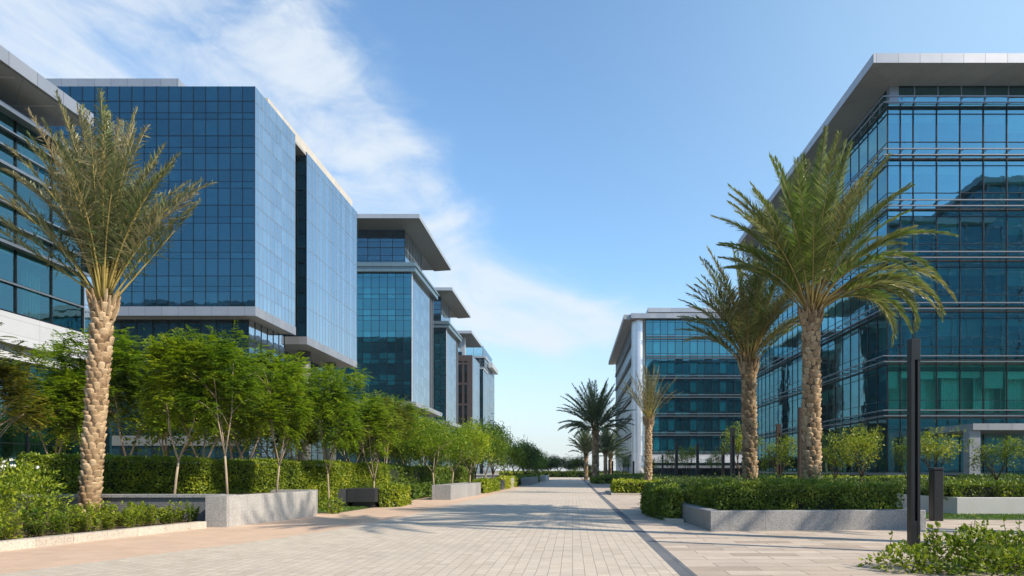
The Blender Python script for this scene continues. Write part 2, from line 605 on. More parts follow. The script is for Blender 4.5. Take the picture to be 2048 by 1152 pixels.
# ------------------------------------------------------------------ facades
def facade(root, p0, p1, levels, bays, rows, glass, frame, fw=0.06, fd=0.09, jit=0.0025, inset_n=None, thin=0.6, name='window_band'):
    """curtain wall from p0 to p1 (outside on the right hand when walking p0 -> p1): one band per storey"""
    p0, p1 = Vector((*p0, 0)), Vector((*p1, 0))
    L = (p1 - p0).length
    d = (p1 - p0) / L
    n = Vector((d.y, -d.x, 0))
    if isinstance(bays, (int, float)):
        k = max(1, round(L / bays))
        bays = [L * i / k for i in range(k + 1)]
    else:
        bays = [b for b in bays if b < L - 0.2] + [L]

    def P(s, t, z):
        q = p0 + d * s + n * t
        return (q.x, q.y, z)

    def fb(mb, s0, s1, t0, t1, z0, z1):
        a, b, c, e = P(s0, t1, 0), P(s1, t1, 0), P(s1, t0, 0), P(s0, t0, 0)
        mb.prism([a[:2], b[:2], c[:2], e[:2]], z0, z1)

    for li in range(len(levels) - 1):
        za, zb = levels[li], levels[li + 1]
        g, fr = MB(), MB()
        zs = [za + (zb - za) * r for r in rows]
        for i in range(len(bays) - 1):
            for j in range(len(zs) - 1):
                J = [random.uniform(-jit, jit) for _ in range(3)]
                J.append(J[0] - J[1] + J[2])
                g.quad(P(bays[i], J[0], zs[j]), P(bays[i + 1], J[1], zs[j]), P(bays[i + 1], J[2], zs[j + 1]), P(bays[i], J[3], zs[j + 1]))
        for b in bays:
            fb(fr, b - fw / 2, b + fw / 2, -0.03, fd, za, zb)
        for j, zz in enumerate(zs[:-1]):
            w = fw * 1.3 if j == 0 else fw * thin
            fb(fr, 0.01, L - 0.01, -0.025, fd * 0.7, zz - w / 2 + (w / 2 if j == 0 else 0), zz + w / 2 + (w / 2 if j == 0 else 0))
        o = g.build(name, glass, root)
        fr.build('frame', frame, o)


def solid(root, name, mat, *boxes):
    mb = MB()
    for b in boxes:
        mb.box(*b)
    return mb.build(name, mat, root)


# ---- right building: nearest, with paired sunshade rails at every storey
def right_office():
    cx, cy, x1, y1 = 24.0, 52.0, 66.0, 90.0
    r = thing('office_building', 'tall teal glass office with paired metal rails at each floor, nearest on the right side', 'building', (40, 70, 0))
    LV = [0.0, 5.85, 9.95, 13.95, 17.8, 21.7, 25.55, 29.5]
    fb = [0, 0.97, 1.95] + [1.95 + 1.78 * k for k in range(1, 30)]
    lb = 1.75
    rows = [0, 0.26, 0.80, 1]
    facade(r, (cx, cy), (x1, cy), LV[:1] + LV[1:2], fb, rows, M['g_see'], M['frame'], 0.06, 0.08)
    facade(r, (cx, cy), (x1, cy), LV[1:3], fb, rows, M['g_clear'], M['frame'], 0.06, 0.08)
    facade(r, (cx, cy), (x1, cy), LV[2:], fb, rows, M['g_see'], M['frame'], 0.06, 0.08)
    solid(r, 'inner_wall', M['plaster'], (cx + 1.2, cy + 2.4, LV[1] + 0.11, x1 - 1, cy + 2.55, LV[2] - 0.46))  # pale wall added close behind the glass to catch sun and brighten this storey
    facade(r, (cx, y1), (cx, cy), LV, lb, rows, M['g_see'], M['frame'], 0.05, 0.045)
    # rear and far side walls
    solid(r, 'rear_wall', M['g_teal'], (cx, y1, 0, x1, y1 + 0.3, 31.2))
    solid(r, 'side_wall', M['g_teal'], (x1, cy, 0, x1 + 0.3, y1, 31.2))
    # recessed top storey
    facade(r, (cx + 0.45, cy + 0.45), (x1, cy + 0.45), [29.62, 31.1], 1.78, [0, 0.5, 1], M['g_see'], M['frame_pale'], 0.06, 0.06, name='clerestory')
    facade(r, (cx + 0.45, y1), (cx + 0.45, cy + 0.45), [29.62, 31.1], 1.78, [0, 0.5, 1], M['g_see'], M['frame_pale'], 0.06, 0.06, name='clerestory')
    solid(r, 'corner_pier', M['alu'], (cx + 0.3, cy + 0.3, 29.62, cx + 1.0, cy + 0.8, 31.1))
    # rooms
    for z in LV[1:]:
        solid(r, 'floor_slab', M['plaster'], (cx + 0.2, cy + 0.2, z - 0.45, x1 - 0.1, y1 - 0.1, z + 0.1))
    solid(r, 'core_wall', M['plaster'], (cx + 8, cy + 7, 0.02, x1 - 0.2, y1 - 0.2, 31.0))
    for k in range(5):
        x = cx + 2.5 + 7.1 * k
        solid(r, 'interior_column', M['plaster'], (x, cy + 1.6, 0.02, x + 0.7, cy + 2.3, 31.0))
    for k in range(5):
        y = cy + 8.5 + 7.1 * k
        solid(r, 'interior_column', M['plaster'], (cx + 1.6, y, 0.02, cx + 2.3, y + 0.7, 31.0))
    for li in range(1, 7):
        z = LV[li + 1] - 0.80
        bm = MB()
        for i in range(len(fb) - 1):
            if fb[i + 1] > x1 - cx - 1:
                break
            h = random.choice([0.5, 0.5, 0.5, 0.6, 0.5, 1.3, 0.5])
            bm.box(cx + fb[i] + 0.08, cy + 0.30, z - h, cx + fb[i + 1] - 0.08, cy + 0.33, z)
        for k in range(21):
            if random.random() < 0.7:
                h = random.choice([0.5, 0.6, 1.2, 2.2])
                bm.box(cx + 0.30, cy + 0.6 + k * 1.75, z - h, cx + 0.33, cy + 2.1 + k * 1.75, z)
        bm.build('window_blind', M['blind'], r)
    # furniture-like dividers behind the glass
    dv = MB()
    for li in range(0, 7):
        for k in range(16):
            x = cx + 1 + random.uniform(0, 38)
            y = cy + random.uniform(1.0, 5.5)
            h = random.uniform(0.9, 2.6)
            if random.random() < 0.5:
                x, y = cx + random.uniform(1.0, 6), cy + 1 + random.uniform(0, 34)
            dv.box(x, y, LV[li] + 0.12, x + random.uniform(0.5, 2.6), y + random.uniform(0.3, 0.9), LV[li] + h)
    dv.build('interior_partition', M['room'], r)
    cur = MB()
    for k in range(8):          # drawn curtains on the first floor
        for q in range(14):
            x = cx + 2.2 + k * 1.78 * 1.4 + q * 0.09
            cur.box(x, cy + 1.1 + 0.05 * (q % 2), 6.2, x + 0.085, cy + 1.18 + 0.05 * (q % 2), 8.9)
    cur.build('curtain', M['blind'], r)
    # rails round the corner, two per storey
    for z in LV[1:]:
        for dz, off in ((-0.16, 0.46), (0.26, 0.52)):
            a = MB()
            a.box(cx - off - 0.09, cy - off - 0.09, z + dz - 0.04, x1, cy - off, z + dz + 0.04)
            a.box(cx - off - 0.09, cy - off + 0.001, z + dz - 0.04, cx - off, y1, z + dz + 0.04)
            b = a
            for s in fb[1:24]:
                b.box(cx + s - 0.02, cy - off + 0.002, z + dz - 0.03, cx + s + 0.02, cy - 0.10, z + dz + 0.03)
            for k in range(1, 21):
                b.box(cx - off + 0.002, cy + k * 1.75 - 0.02, z + dz - 0.03, cx - 0.10, cy + k * 1.75 + 0.02, z + dz + 0.03)
            a.build('sunshade_rail', M['rail'], r)
        s = MB()
        s.box(cx - 0.115, cy - 0.115, z - 0.34, x1, cy + 0.01, z - 0.22)
        s.box(cx - 0.115, cy + 0.011, z - 0.34, cx + 0.01, y1, z - 0.22)
        s.build('spandrel_strip', M['frame'], r)
    # roof: fascia, sloping soffit and deck
    ov, zi, zo, zt = 1.9, 31.05, 31.5, 32.2
    X0, Y0 = cx - ov, cy - ov
    m = MB()
    m.quad((X0, Y0, zo), (x1 + 1, Y0, zo), (x1 + 1, Y0, zt), (X0, Y0, zt))
    m.quad((X0, y1 + 1, zo), (X0, Y0, zo), (X0, Y0, zt), (X0, y1 + 1, zt))
    m.quad((X0, Y0, zt), (x1 + 1, Y0, zt), (x1 + 1, y1 + 1, zt), (X0, y1 + 1, zt))
    m.quad((x1 + 1, Y0, zo), (x1 + 1, y1 + 1, zo), (x1 + 1, y1 + 1, zt), (x1 + 1, Y0, zt))
    m.quad((x1 + 1, y1 + 1, zo), (X0, y1 + 1, zo), (X0, y1 + 1, zt), (x1 + 1, y1 + 1, zt))
    rf = m.build('roof', M['silver'], r)
    q = MB()
    i = 0.35
    q.quad((X0, Y0, zo - 0.003), (cx + i, cy + i, zi), (x1, cy + i, zi), (x1, Y0, zo - 0.003))
    q.quad((X0, y1 + 1, zo - 0.003), (cx + i, y1 + 1, zi), (cx + i, cy + i, zi), (X0, Y0, zo - 0.003))
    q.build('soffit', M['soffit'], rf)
    # entrance canopy with a broad column
    c = MB().box(27.0, 46.0, 4.30, 48.0, 51.85, 4.74).build('entrance_canopy', M['silver'], r)
    MB().box(26.9, 46.25, 0.0, 27.65, 47.0, 4.297).build('column', M['silver'], c)
    MB().box(33.0, 46.25, 0.0, 33.7, 47.0, 4.297).build('column', M['silver'], c)
    solid(r, 'base_strip', M['alu'], (cx - 0.13, cy - 0.13, 1.2, cx + 9, cy - 0.08, 1.4), (cx - 0.13, cy - 0.079, 1.2, cx - 0.08, y1, 1.4))


right_office()


# ---- right building farther along, with the round silver corner
def corner_column_office():
    r = thing('office_building', 'glass office with a round silver corner column and grey penthouse, beyond the small palm', 'building', (35, 165, 0))
    fy, lx, x1, y1 = 140.0, 12.6, 62.0, 198.0
    LV = [4.9, 8.85, 12.75, 16.6, 20.5, 24.6, 28.6, 32.5]
    facade(r, (15.0, fy), (x1, fy), LV, 1.5, [0, 0.22, 0.85, 1], M['g_teal'], M['frame'], 0.09, 0.08)
    facade(r, (lx, y1), (lx, 142.6), LV, 2.2, [0, 0.3, 1], M['g_pale'], M['frame_pale'], 0.08, 0.06)
    solid(r, 'rear_wall', M['g_teal'], (lx, y1, 0, x1, y1 + 0.4, 32.5))
    for z in LV[:-1]:
        a = MB()
        for dz in (-0.12, 0.40):
            a.box(15.05, fy - 0.42, z + dz - 0.065, x1, fy - 0.28, z + dz + 0.065)
        a.build('sunshade_rail', M['rail'], r)
        b = MB()
        b.box(lx - 0.35, 143.0, z - 0.12, lx - 0.08, y1, z + 0.10)
        b.box(lx - 0.30, 143.0, z + 0.55, lx - 0.08, y1, z + 0.68)
        b.build('sunshade_fin', M['frame'], r)
    col = MB()
    n = 28
    vs, fs = [], []
    for zz in (0.0, 32.48):
        for k in range(n):
            a = 2 * PI * k / n
            vs.append((13.65 + 1.42 * math.cos(a), 141.4 + 1.42 * math.sin(a), zz))
    fs = [(k, (k + 1) % n, n + (k + 1) % n, n + k) for k in range(n)]
    col.add(vs, fs)
    mcol = m_panel('column_cladding', (0.62, 0.63, 0.66), 0.3, 0.7, 40.0, 0.02, hz=3.9)
    col.build('corner_column', mcol, r, smooth=True)
    rf = solid(r, 'roof', M['silver'], (11.9, 138.8, 32.5, x1, y1 + 2, 33.5))
    solid(rf, 'soffit', M['soffit'], (10.5, 139.2, 32.35, 11.88, y1 + 1.5, 33.3))
    solid(r, 'penthouse', M['soffit_dark'], (16.0, 143.0, 33.51, 55.0, 175, 34.6))
    solid(r, 'penthouse_roof', M['fascia_grey'], (15.8, 142.6, 34.61, 55.2, 175.4, 35.5))
    solid(r, 'white_band', M['white'], (15.1, 139.6, 3.1, x1, 140.0, 4.88))
    solid(r, 'side_base_wall', M['white'], (lx, 168, 0, lx + 1, y1, 4.88))
    facade(r, (15.1, 141.0), (x1, 141.0), [0.0, 3.05], 1.5, [0, 0.7, 1], M['g_dark'], M['frame'], 0.09, 0.05, name='ground_glazing')
    solid(r, 'portal', M['fascia_grey'], (lx + 1.2, 143, 0, lx + 1.6, 168, 4.88))
    solid(r, 'porch_band', M['alu'], (15.1, 136.5, 2.0, 40, 139.5, 2.5))


corner_column_office()


# ---- left edge building with stacked sunshades
def shaded_office():
    wx, y0, y1 = -26.5, 8.0, 36.9
    r = thing('office_building', 'low glass office with stacked metal sunshades over a white panel band, behind the left palm', 'building', (-34, 24, 0))
    rows = [0, 1]
    facade(r, (wx, y0), (wx, y1), [9.0, 10.4, 12.1, 13.05, 14.0, 15.7, 16.6, 17.4, 18.25], 2.15, rows, M['g_see_near'], M['frame'], 0.06, 0.07)
    for z, w, h in ((12.1, 0.46, 0.14), (13.05, 0.30, 0.07), (14.0, 0.30, 0.07), (15.7, 0.46, 0.14), (16.6, 0.30, 0.07), (17.4, 0.30, 0.07), (18.25, 0.6, 0.22)):
        solid(r, 'sunshade', M['alu'], (wx + 0.085, y0, z - h / 2, wx + w, y1 - 0.1, z + h / 2))
    solid(r, 'mullion_rail', M['alu'], (wx + 0.086, y0, 10.34, wx + 0.16, y1 - 0.1, 10.42))
    solid(r, 'white_band', M['white'], (wx - 1.0, y0, 7.55, wx + 0.14, y1 + 2.2, 8.98))
    solid(r, 'lower_band', M['white'], (wx - 1.0, y0, 6.9, wx - 0.25, y1 + 2.0, 7.40))
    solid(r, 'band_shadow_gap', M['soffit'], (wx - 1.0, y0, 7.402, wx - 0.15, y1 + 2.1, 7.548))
    facade(r, (wx - 0.7, y0), (wx - 0.7, y1 + 1.5), [0.0, 6.9], 2.15, [0, 0.42, 0.88, 1], M['g_see_near'], M['frame'], 0.07, 0.08, name='ground_glazing')
    facade(r, (wx, y1 + 0.1), (wx - 0.0, y1 + 2.2), [9.0, 12.2], 0.7, [0, 0.5, 1], M['g_pale'], M['frame_pale'], 0.05, 0.05, name='corner_glazing')
    facade(r, (wx - 1.4, y0), (wx - 1.4, y1 - 3), [18.42, 19.3], 2.15, [0, 1], M['g_see_near'], M['frame_pale'], 0.06, 0.06, name='clerestory')
    solid(r, 'end_wall', M['g_dark'], (wx - 14, y1 + 2.2, 0, wx - 0.02, y1 + 2.4, 18.2))
    # rooms
    for z in (6.6, 8.9, 12.1, 15.7):
        solid(r, 'floor_slab', M['plaster'], (wx - 14, y0, z - 0.3, wx - (1.2 if z < 8 else 0.2), y1, z + 0.1))
    solid(r, 'core_wall', M['plaster'], (wx - 8, y0, 0.02, wx - 7, y1, 18))
    solid(r, 'upper_slab', M['roof'], (wx - 14, y0, 18.1, wx - 0.1, y1, 18.4))
    for k in range(4):
        y = y0 + 3.0 + 8 * k
        solid(r, 'interior_column', M['plaster'], (wx - 2.2, y, 0.02, wx - 1.6, y + 0.6, 18.0))
    cur = MB()
    for zb, zt in ((9.0, 11.8), (12.3, 15.3), (15.9, 18.0), (0.2, 6.2)):
        for k in range(9):
            yy = y0 + 1 + k * 3.2 + random.uniform(-0.5, 0.5)
            for q in range(random.choice([4, 8, 12])):
                cur.box(wx - 1.35 - 0.06 * (q % 2), yy + q * 0.1, zb, wx - 1.27 - 0.06 * (q % 2), yy + q * 0.1 + 0.095, zt)
    cur.build('curtain', M['blind'], r)
    # roof with deep overhang
    rf = MB().box(wx - 14, y0, 19.32, wx + 1.8, 35.2, 19.95).build('roof', M['silver'], r)
    MB().box(wx - 13.9, y0 + 0.1, 19.26, wx + 1.62, 35.05, 19.318).build('soffit', M['soffit'], rf)
    for y in (28.0, 30.6, 33.0):
        solid(rf, 'soffit_strip', M['white'], (wx - 1.1, y, 19.235, wx + 1.4, y + 0.14, 19.258))


shaded_office()


# ---- dark blue mirrored block
def blue_block():
    r = thing('office_building', 'dark blue mirrored glass block overhanging a recessed base, behind the row of leafy trees', 'building', (-45, 80, 0))
    fx, fy, xl = -30.7, 66.0, -70.0
    LV = [17.4, 20.35, 23.8, 27.2, 30.6, 33.9, 37.25, 38.7]
    rows = [0, 0.49, 0.67, 1]
    LVt = LV[:-1]
    facade(r, (xl, fy), (fx, fy), LVt, 1.18, rows, M['g_blue'], M['frame'], 0.032, 0.05)
    facade(r, (xl, fy), (fx, fy), LV[-2:], 1.18, [0, 1], M['g_blue'], M['frame'], 0.032, 0.05)
    facade(r, (fx, fy), (fx, 75.5), LVt, 0.86, rows[:1] + [0.5, 1], M['g_pale'], M['frame_pale'], 0.03, 0.03)
    facade(r, (fx, fy), (fx, 75.5), LV[-2:], 0.86, [0, 1], M['g_pale'], M['frame_pale'], 0.03, 0.03)
    LV2 = [17.0] + LV[1:-1] + [38.3]
    facade(r, (fx, 78.8), (fx, 97.0), LV2, 1.0, [0, 1], M['g_pale'], M['frame_pale'], 0.03, 0.03)
    facade(r, (-34.0, 78.8), (fx, 78.8), LV2, 1.1, [0, 0.5, 1], M['g_blue'], M['frame'], 0.05, 0.05)
    solid(r, 'recess_wall', M['g_dark'], (-34.5, 75.55, 12.0, -34.0, 78.75, 38.0))
    solid(r, 'rear_wall', M['g_blue'], (xl, 97.01, 16.2, fx, 97.3, 38.3))
    solid(r, 'return_wall', M['g_blue'], (-34.4, 75.2, 16.5, fx - 0.02, 75.5, 38.6))
    b = MB()
    b.box(xl, fy - 0.12, 16.5, fx + 0.1, fy + 0.4, 17.39)
    b.box(fx - 0.4, fy + 0.401, 16.5, fx + 0.1, 75.5, 17.39)
    b.box(fx - 0.4, 78.68, 16.1, fx + 0.1, 97.0, 16.99)
    b.box(-34.0, 78.68, 16.1, fx - 0.401, 79.1, 16.99)
    b.build('soffit_band', M['silver'], r)
    s = MB()
    s.box(xl, fy + 0.402, 16.55, fx - 0.402, 75.4, 16.7)
    s.box(-36, 79.102, 16.15, fx - 0.402, 97.0, 16.3)
    s.build('soffit', M['soffit'], r)
    solid(r, 'roof', M['roof'], (xl, fy + 0.05, 38.4, fx - 0.05, 75.4, 38.65), (xl, 75.41, 37.9, fx - 0.05, 97.0, 38.2))
    p = MB()
    p.box(xl, fy + 0.15, 38.705, -38.2, fy + 1.6, 39.55)
    p.build('parapet', M['silver'], r)
    p = MB()
    p.box(-33.2, 69.5, 38.3, -31.0, 96.0, 39.5)
    p.build('parapet', M['beige'], r)
    # recessed base
    facade(r, (xl, 67.6), (-32.1, 67.6), [0, 4.0], 1.6, [0, 0.7, 1], M['g_dark'], M['frame'], 0.07, 0.06, name='ground_glazing')
    facade(r, (xl, 67.6), (-32.1, 67.6), [5.0, 8.8, 12.6, 16.5], 1.6, [0, 0.25, 1], M['g_dark'], M['frame'], 0.07, 0.06)
    solid(r, 'base_band', M['soffit_dark'], (xl, 67.45, 4.01, -32.0, 67.9, 4.99))
    facade(r, (-32.1, 67.6), (-32.1, 76), [0, 4.0, 8.8, 12.6, 16.5], 1.4, [0, 1], M['g_pale'], M['frame'], 0.06, 0.05)
    facade(r, (-35.0, 76.01), (-35.0, 96), [0, 4.0, 8.8, 12.6, 16.1], 2.2, [0, 1], M['g_dark'], M['frame'], 0.06, 0.05)
    for y in (84.0, 93.0):
        mb = MB().tube([(-33.0, y, 0), (-33.0, y, 16.14)], 0.75, 16)
        mb.build('column', M['soffit_dark'], r, smooth=True)
    t = MB()
    for k in range(9):
        y = fy + 1.65
        x = -62 + k * 3.4
        t.box(x, y - 0.03, 12.9 + 0.2 * (k % 2), x + 2.6, y + 0.0, 13.0 + 0.2 * (k % 2))
    t.build('ceiling_strip', M['blind'], r)


blue_block()


# ---- towers with flat canopy roofs
KT = 1.3                       # the towers stand beyond the blue block, set back behind its street face


def canopy_tower(xc, y0, y1, label, w=34.0):
    xc, y0, y1, w = xc * KT, y0 * KT, y1 * KT, w * KT
    r = thing('office_tower', label, 'building', (xc - 12, (y0 + y1) / 2, 0))
    xl = xc - w

    def z(v):
        return EYE + (v - EYE) * KT
    LV = [z(12.5) + 3.483 * KT * k for k in range(7)]
    zt, zl, zp, zc = z(33.4), z(34.9), z(41.0), z(41.75)
    facade(r, (xl, y0), (xc, y0), LV, 1.7, [0, 0.3, 0.8, 1], M['g_teal'], M['frame'], 0.07, 0.06)
    facade(r, (xc, y0), (xc, y1 - 4.6), LV, 1.6, [0, 0.5, 1], M['g_pale'], M['frame_pale'], 0.035, 0.03)
    facade(r, (xc - 1.2, y1 - 4.6), (xc - 1.2, y1), LV, 1.5, [0, 1], M['g_dark'], M['frame'], 0.07, 0.05)
    for k in range(3):
        y = y1 - 4.4 + k * 1.95
        MB().box(xc - 1.15, y, z(12.6), xc + 0.05, y + 0.2, zt).build('vertical_fin', M['alu'], r)
    solid(r, 'corner_trim', M['white'], (xc - 0.02, y0 - 0.14, z(12.5), xc + 0.16, y0 + 0.08, zt))
    solid(r, 'rear_wall', M['g_teal'], (xl, y1, 0, xc - 1.25, y1 + 0.4, zt))
    solid(r, 'base_canopy', M['silver'], (xl, y0 - 2.0, z(11.75), xc + 1.3, y1 + 4.5, z(12.5) - 0.01))
    zb = z(11.7)
    facade(r, (xl, y0 + 0.8), (xc - 1.3, y0 + 0.8), [0, zb * 0.34, zb * 0.67, zb], 2.0, [0, 1], M['g_dark'], M['frame'], 0.08, 0.06, name='ground_glazing')
    facade(r, (xc - 1.3, y0 + 0.8), (xc - 1.3, y1), [0, zb * 0.34, zb * 0.67, zb], 2.0, [0, 1], M['g_dark'], M['frame'], 0.08, 0.06, name='ground_glazing')
    lg = MB()
    d = zl - zt
    lg.box(xl, y0 - 0.9, zt + 0.01, xc + 0.95, y1 + 0.9, zt + d * 0.52)
    lg.box(xl, y0 - 1.15, zt + d * 0.52 + 0.001, xc + 1.2, y1 + 1.2, zt + d * 0.70)
    lg.box(xl, y0 - 0.8, zt + d * 0.70 + 0.001, xc + 0.85, y1 + 0.8, zl)
    lg.build('roof_ledge', M['ledge'], r)
    px = xc - 2.0
    facade(r, (xl, y0 + 2.3), (px, y0 + 2.3), [zl, (zl + zp) / 2, zp], 2.7, [0, 0.33, 0.6, 1], M['g_blue'], M['frame'], 0.11, 0.06, name='penthouse_glazing')
    facade(r, (px, y0 + 2.3), (px, y1 - 3.2), [zl, (zl + zp) / 2, zp], 2.7, [0, 1], M['g_pale'], M['frame_pale'], 0.06, 0.04, name='penthouse_glazing')
    ya, yb, x1 = y0 - 3.9, y1 + 10.4, xc + 2.45
    rf = solid(r, 'canopy_roof', M['fascia_grey'], (xl, ya, zp + 0.12, x1, yb, zc))
    # the soffit tapers up towards the rim
    q = MB()
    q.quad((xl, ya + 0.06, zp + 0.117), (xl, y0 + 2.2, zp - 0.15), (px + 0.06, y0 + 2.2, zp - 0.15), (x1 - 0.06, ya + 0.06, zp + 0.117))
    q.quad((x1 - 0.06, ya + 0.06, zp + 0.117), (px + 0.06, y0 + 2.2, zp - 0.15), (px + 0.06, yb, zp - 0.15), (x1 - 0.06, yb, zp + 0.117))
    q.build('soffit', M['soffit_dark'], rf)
    return r


canopy_tower(-25.9, 110.0, 127.0, 'broad teal glass tower under a wide flat canopy roof, next to the dark blue block')
canopy_tower(-28.3, 153.0, 169.0, 'narrower teal tower with a flat canopy roof, between the broad canopied tower and brown block', w=26)


def far_offices():
    K = KT
    r = thing('office_tower', 'distant blue gridded tower with glass roof terrace railings, farthest of the left towers', 'building', (-40 * K, 240 * K, 0))
    LV = [k * K for k in (0, 6, 12, 18, 24, 30, 36, 39)]
    x0, x1, y0, y1 = -66 * K, -29.6 * K, 230 * K, 258 * K
    facade(r, (x0, y0), (x1, y0), LV, 2.1, [0, 0.33, 0.66, 1], M['g_blue'], M['frame_pale'], 0.14, 0.08)
    facade(r, (x1, y0), (x1, y1), LV, 4, [0, 0.5, 1], M['g_pale'], M['frame_pale'], 0.14, 0.08)
    zt = 39 * K
    solid(r, 'roof', M['fascia_grey'], (x0, y0 - 0.3, zt + 0.01, x1 + 0.4, y1, zt + 0.8))
    solid(r, 'terrace_balustrade', M['g_rail'], (x0, y0 + 0.4, zt + 0.81, x1 - 0.7, y0 + 0.5, zt + 5.0))
    solid(r, 'terrace_balustrade', M['g_rail'], (x1 - 0.8, y0 + 0.51, zt + 0.81, x1 - 0.7, y1 - 2, zt + 5.0))
    f = MB()
    f.box(x0, y0 + 0.1, zt + 5.01, x1 - 0.6, y0 + 0.6, zt + 5.3)
    for k in range(13):
        f.box(x0 + k * 3.85, y0 + 0.12, zt + 0.81, x0 + 0.25 + k * 3.85, y0 + 0.38, zt + 5.009)
    f.build('terrace_railing', M['frame_pale'], r)
    solid(r, 'end_canopy', M['soffit'], (x1 + 0.41, 238 * K, 37.0 * K, x1 + 2.2, 256 * K, 38.6 * K))

    r = thing('office_tower', 'small far flat canopy roof on dark pillars, just above the brown block', 'building', (-42 * K, 210 * K, 0))
    rf = solid(r, 'canopy_roof', M['fascia_grey'], (-62 * K, 199 * K, 41.1 * K, -29.4 * K, 222 * K, 41.9 * K))
    solid(rf, 'soffit', M['soffit_dark'], (-62 * K, 199.1 * K, 41.1 * K - 0.05, -29.5 * K, 222 * K, 41.1 * K - 0.003))
    solid(r, 'pillar', M['fascia_grey'], (-33.8 * K, 204 * K, 30 * K, -32.2 * K, 206 * K, 41.1 * K - 0.06))
    solid(r, 'glass_wall', M['g_pale'], (-60 * K, 203 * K, 30 * K, -34.5 * K, 203.4 * K, 41.1 * K - 0.06))
    solid(r, 'body_wall', M['g_blue'], (-62 * K, 202.9 * K, 0, -33.0 * K, 222 * K, 36.4 * K))

    r = thing('office_building', 'brown framed office block with large square windows, at the far end of the left row', 'building', (-38 * K, 200 * K, 0))
    LV = [v * K for v in (2, 7.6, 13.4, 19.2, 25.0, 31.0)]
    xl, xr, y = -60 * K, -27.9 * K, 190 * K
    fr = MB()
    fr.box(xl, y, 31.6 * K, xr, y + 19, 33.2 * K)
    for v in LV[:-1] + [30.6 * K]:
        fr.box(xl, y + 0.02, v, xr - 0.1, y + 1.1, v + 0.75)
    for k in range(6):
        x = xl + k * 7.6
        fr.box(x, y, 0, x + 0.7, y + 1.08, 31.6 * K)
    fr.box(xr - 1.9, y, 0, xr, y + 19, 31.6 * K)
    fr.build('frame', M['brown'], r)
    for i in range(5):
        facade(r, (xl, y + 0.8), (xr - 1.9, y + 0.8), [LV[i] + 0.75, LV[i + 1]], 2.6, [0, 0.5, 1], M['g_dark'], M['frame'], 0.12, 0.06)
    facade(r, (xr + 0.06, y + 0.3), (xr + 0.06, y + 18.7), [0, 8 * K, 16 * K, 24 * K, 33 * K], 3, [0, 0.5, 1], M['g_pale'], M['frame_pale'], 0.07, 0.05, name='side_glazing')

    r = thing('office_building', 'slim glass slab standing right of the brown block', 'building', (-32 * K, 216 * K, 0))
    LV = [v * K for v in (0, 7, 14, 21, 28, 32.6)]
    facade(r, (-40 * K, 212 * K), (-27.8 * K, 212 * K), LV, 2.0, [0, 0.5, 1], M['g_blue'], M['frame'], 0.12, 0.06)
    facade(r, (-27.8 * K, 212 * K), (-27.8 * K, 224 * K), LV, 2.6, [0, 1], M['g_pale'], M['frame_pale'], 0.1, 0.05)
    solid(r, 'roof', M['fascia_grey'], (-40 * K, 211.9 * K, 32.6 * K + 0.01, -27.6 * K, 224 * K, 33.1 * K))


far_offices()


# ---- offices behind the camera: seen as reflections in the glass fronts
def mirror_tower(x0, x1, y0, y1, h, label, step=None):
    r = thing('office_tower', label, 'building', ((x0 + x1) / 2, (y0 + y1) / 2, 0))
    LV = [0] + [5 + 4.2 * k for k in range(int((h - 5) / 4.2) + 1)]
    # outside towards +Y: walk from x1 to x0
    facade(r, (x1, y1), (x0, y1), LV, 3.2, [0, 0.35, 1], M['g_teal'], M['frame_pale'], 0.16, 0.2)
    if x0 > 0:
        facade(r, (x0, y1), (x0, y0), LV, 3.2, [0, 0.35, 1], M['g_teal'], M['frame_pale'], 0.16, 0.2)
    else:
        facade(r, (x1, y0), (x1, y1), LV, 3.2, [0, 0.35, 1], M['g_teal'], M['frame_pale'], 0.16, 0.2)
    solid(r, 'core_wall', M['room'], (x0 + 0.5, y0, 0, x1 - 0.5, y1 - 0.5, LV[-1]))
    solid(r, 'roof', M['silver'], (x0 - 1.2, y0 - 1, LV[-1] + 0.01, x1 + 1.2, y1 + 1.2, LV[-1] + 1.0))
    return r


mirror_tower(57, 76, -62, -22, 47, 'lower dark office seen only reflected in the right office front')
mirror_tower(77.5, 118, -70, -24, 58, 'taller dark tower seen only as a reflection in the right office front')
mirror_tower(-130, -72, -70, -24, 40, 'dark glass office seen only as a reflection in the blue block')

# distant slim masts above the far trees
for px, py, nm in ((1048, 868, 'taller of two thin masts above the far left trees'), (1055, 873, 'shorter of two thin masts above the far left trees')):
    d = 420
    mb = MB().tube([(X(px, d), d, 0), (X(px, d), d, Z(py, d))], [0.35, 0.2], 6)
    tag(mb.build('mast', M['fascia_grey']), nm, 'mast', 'thin masts on the skyline')

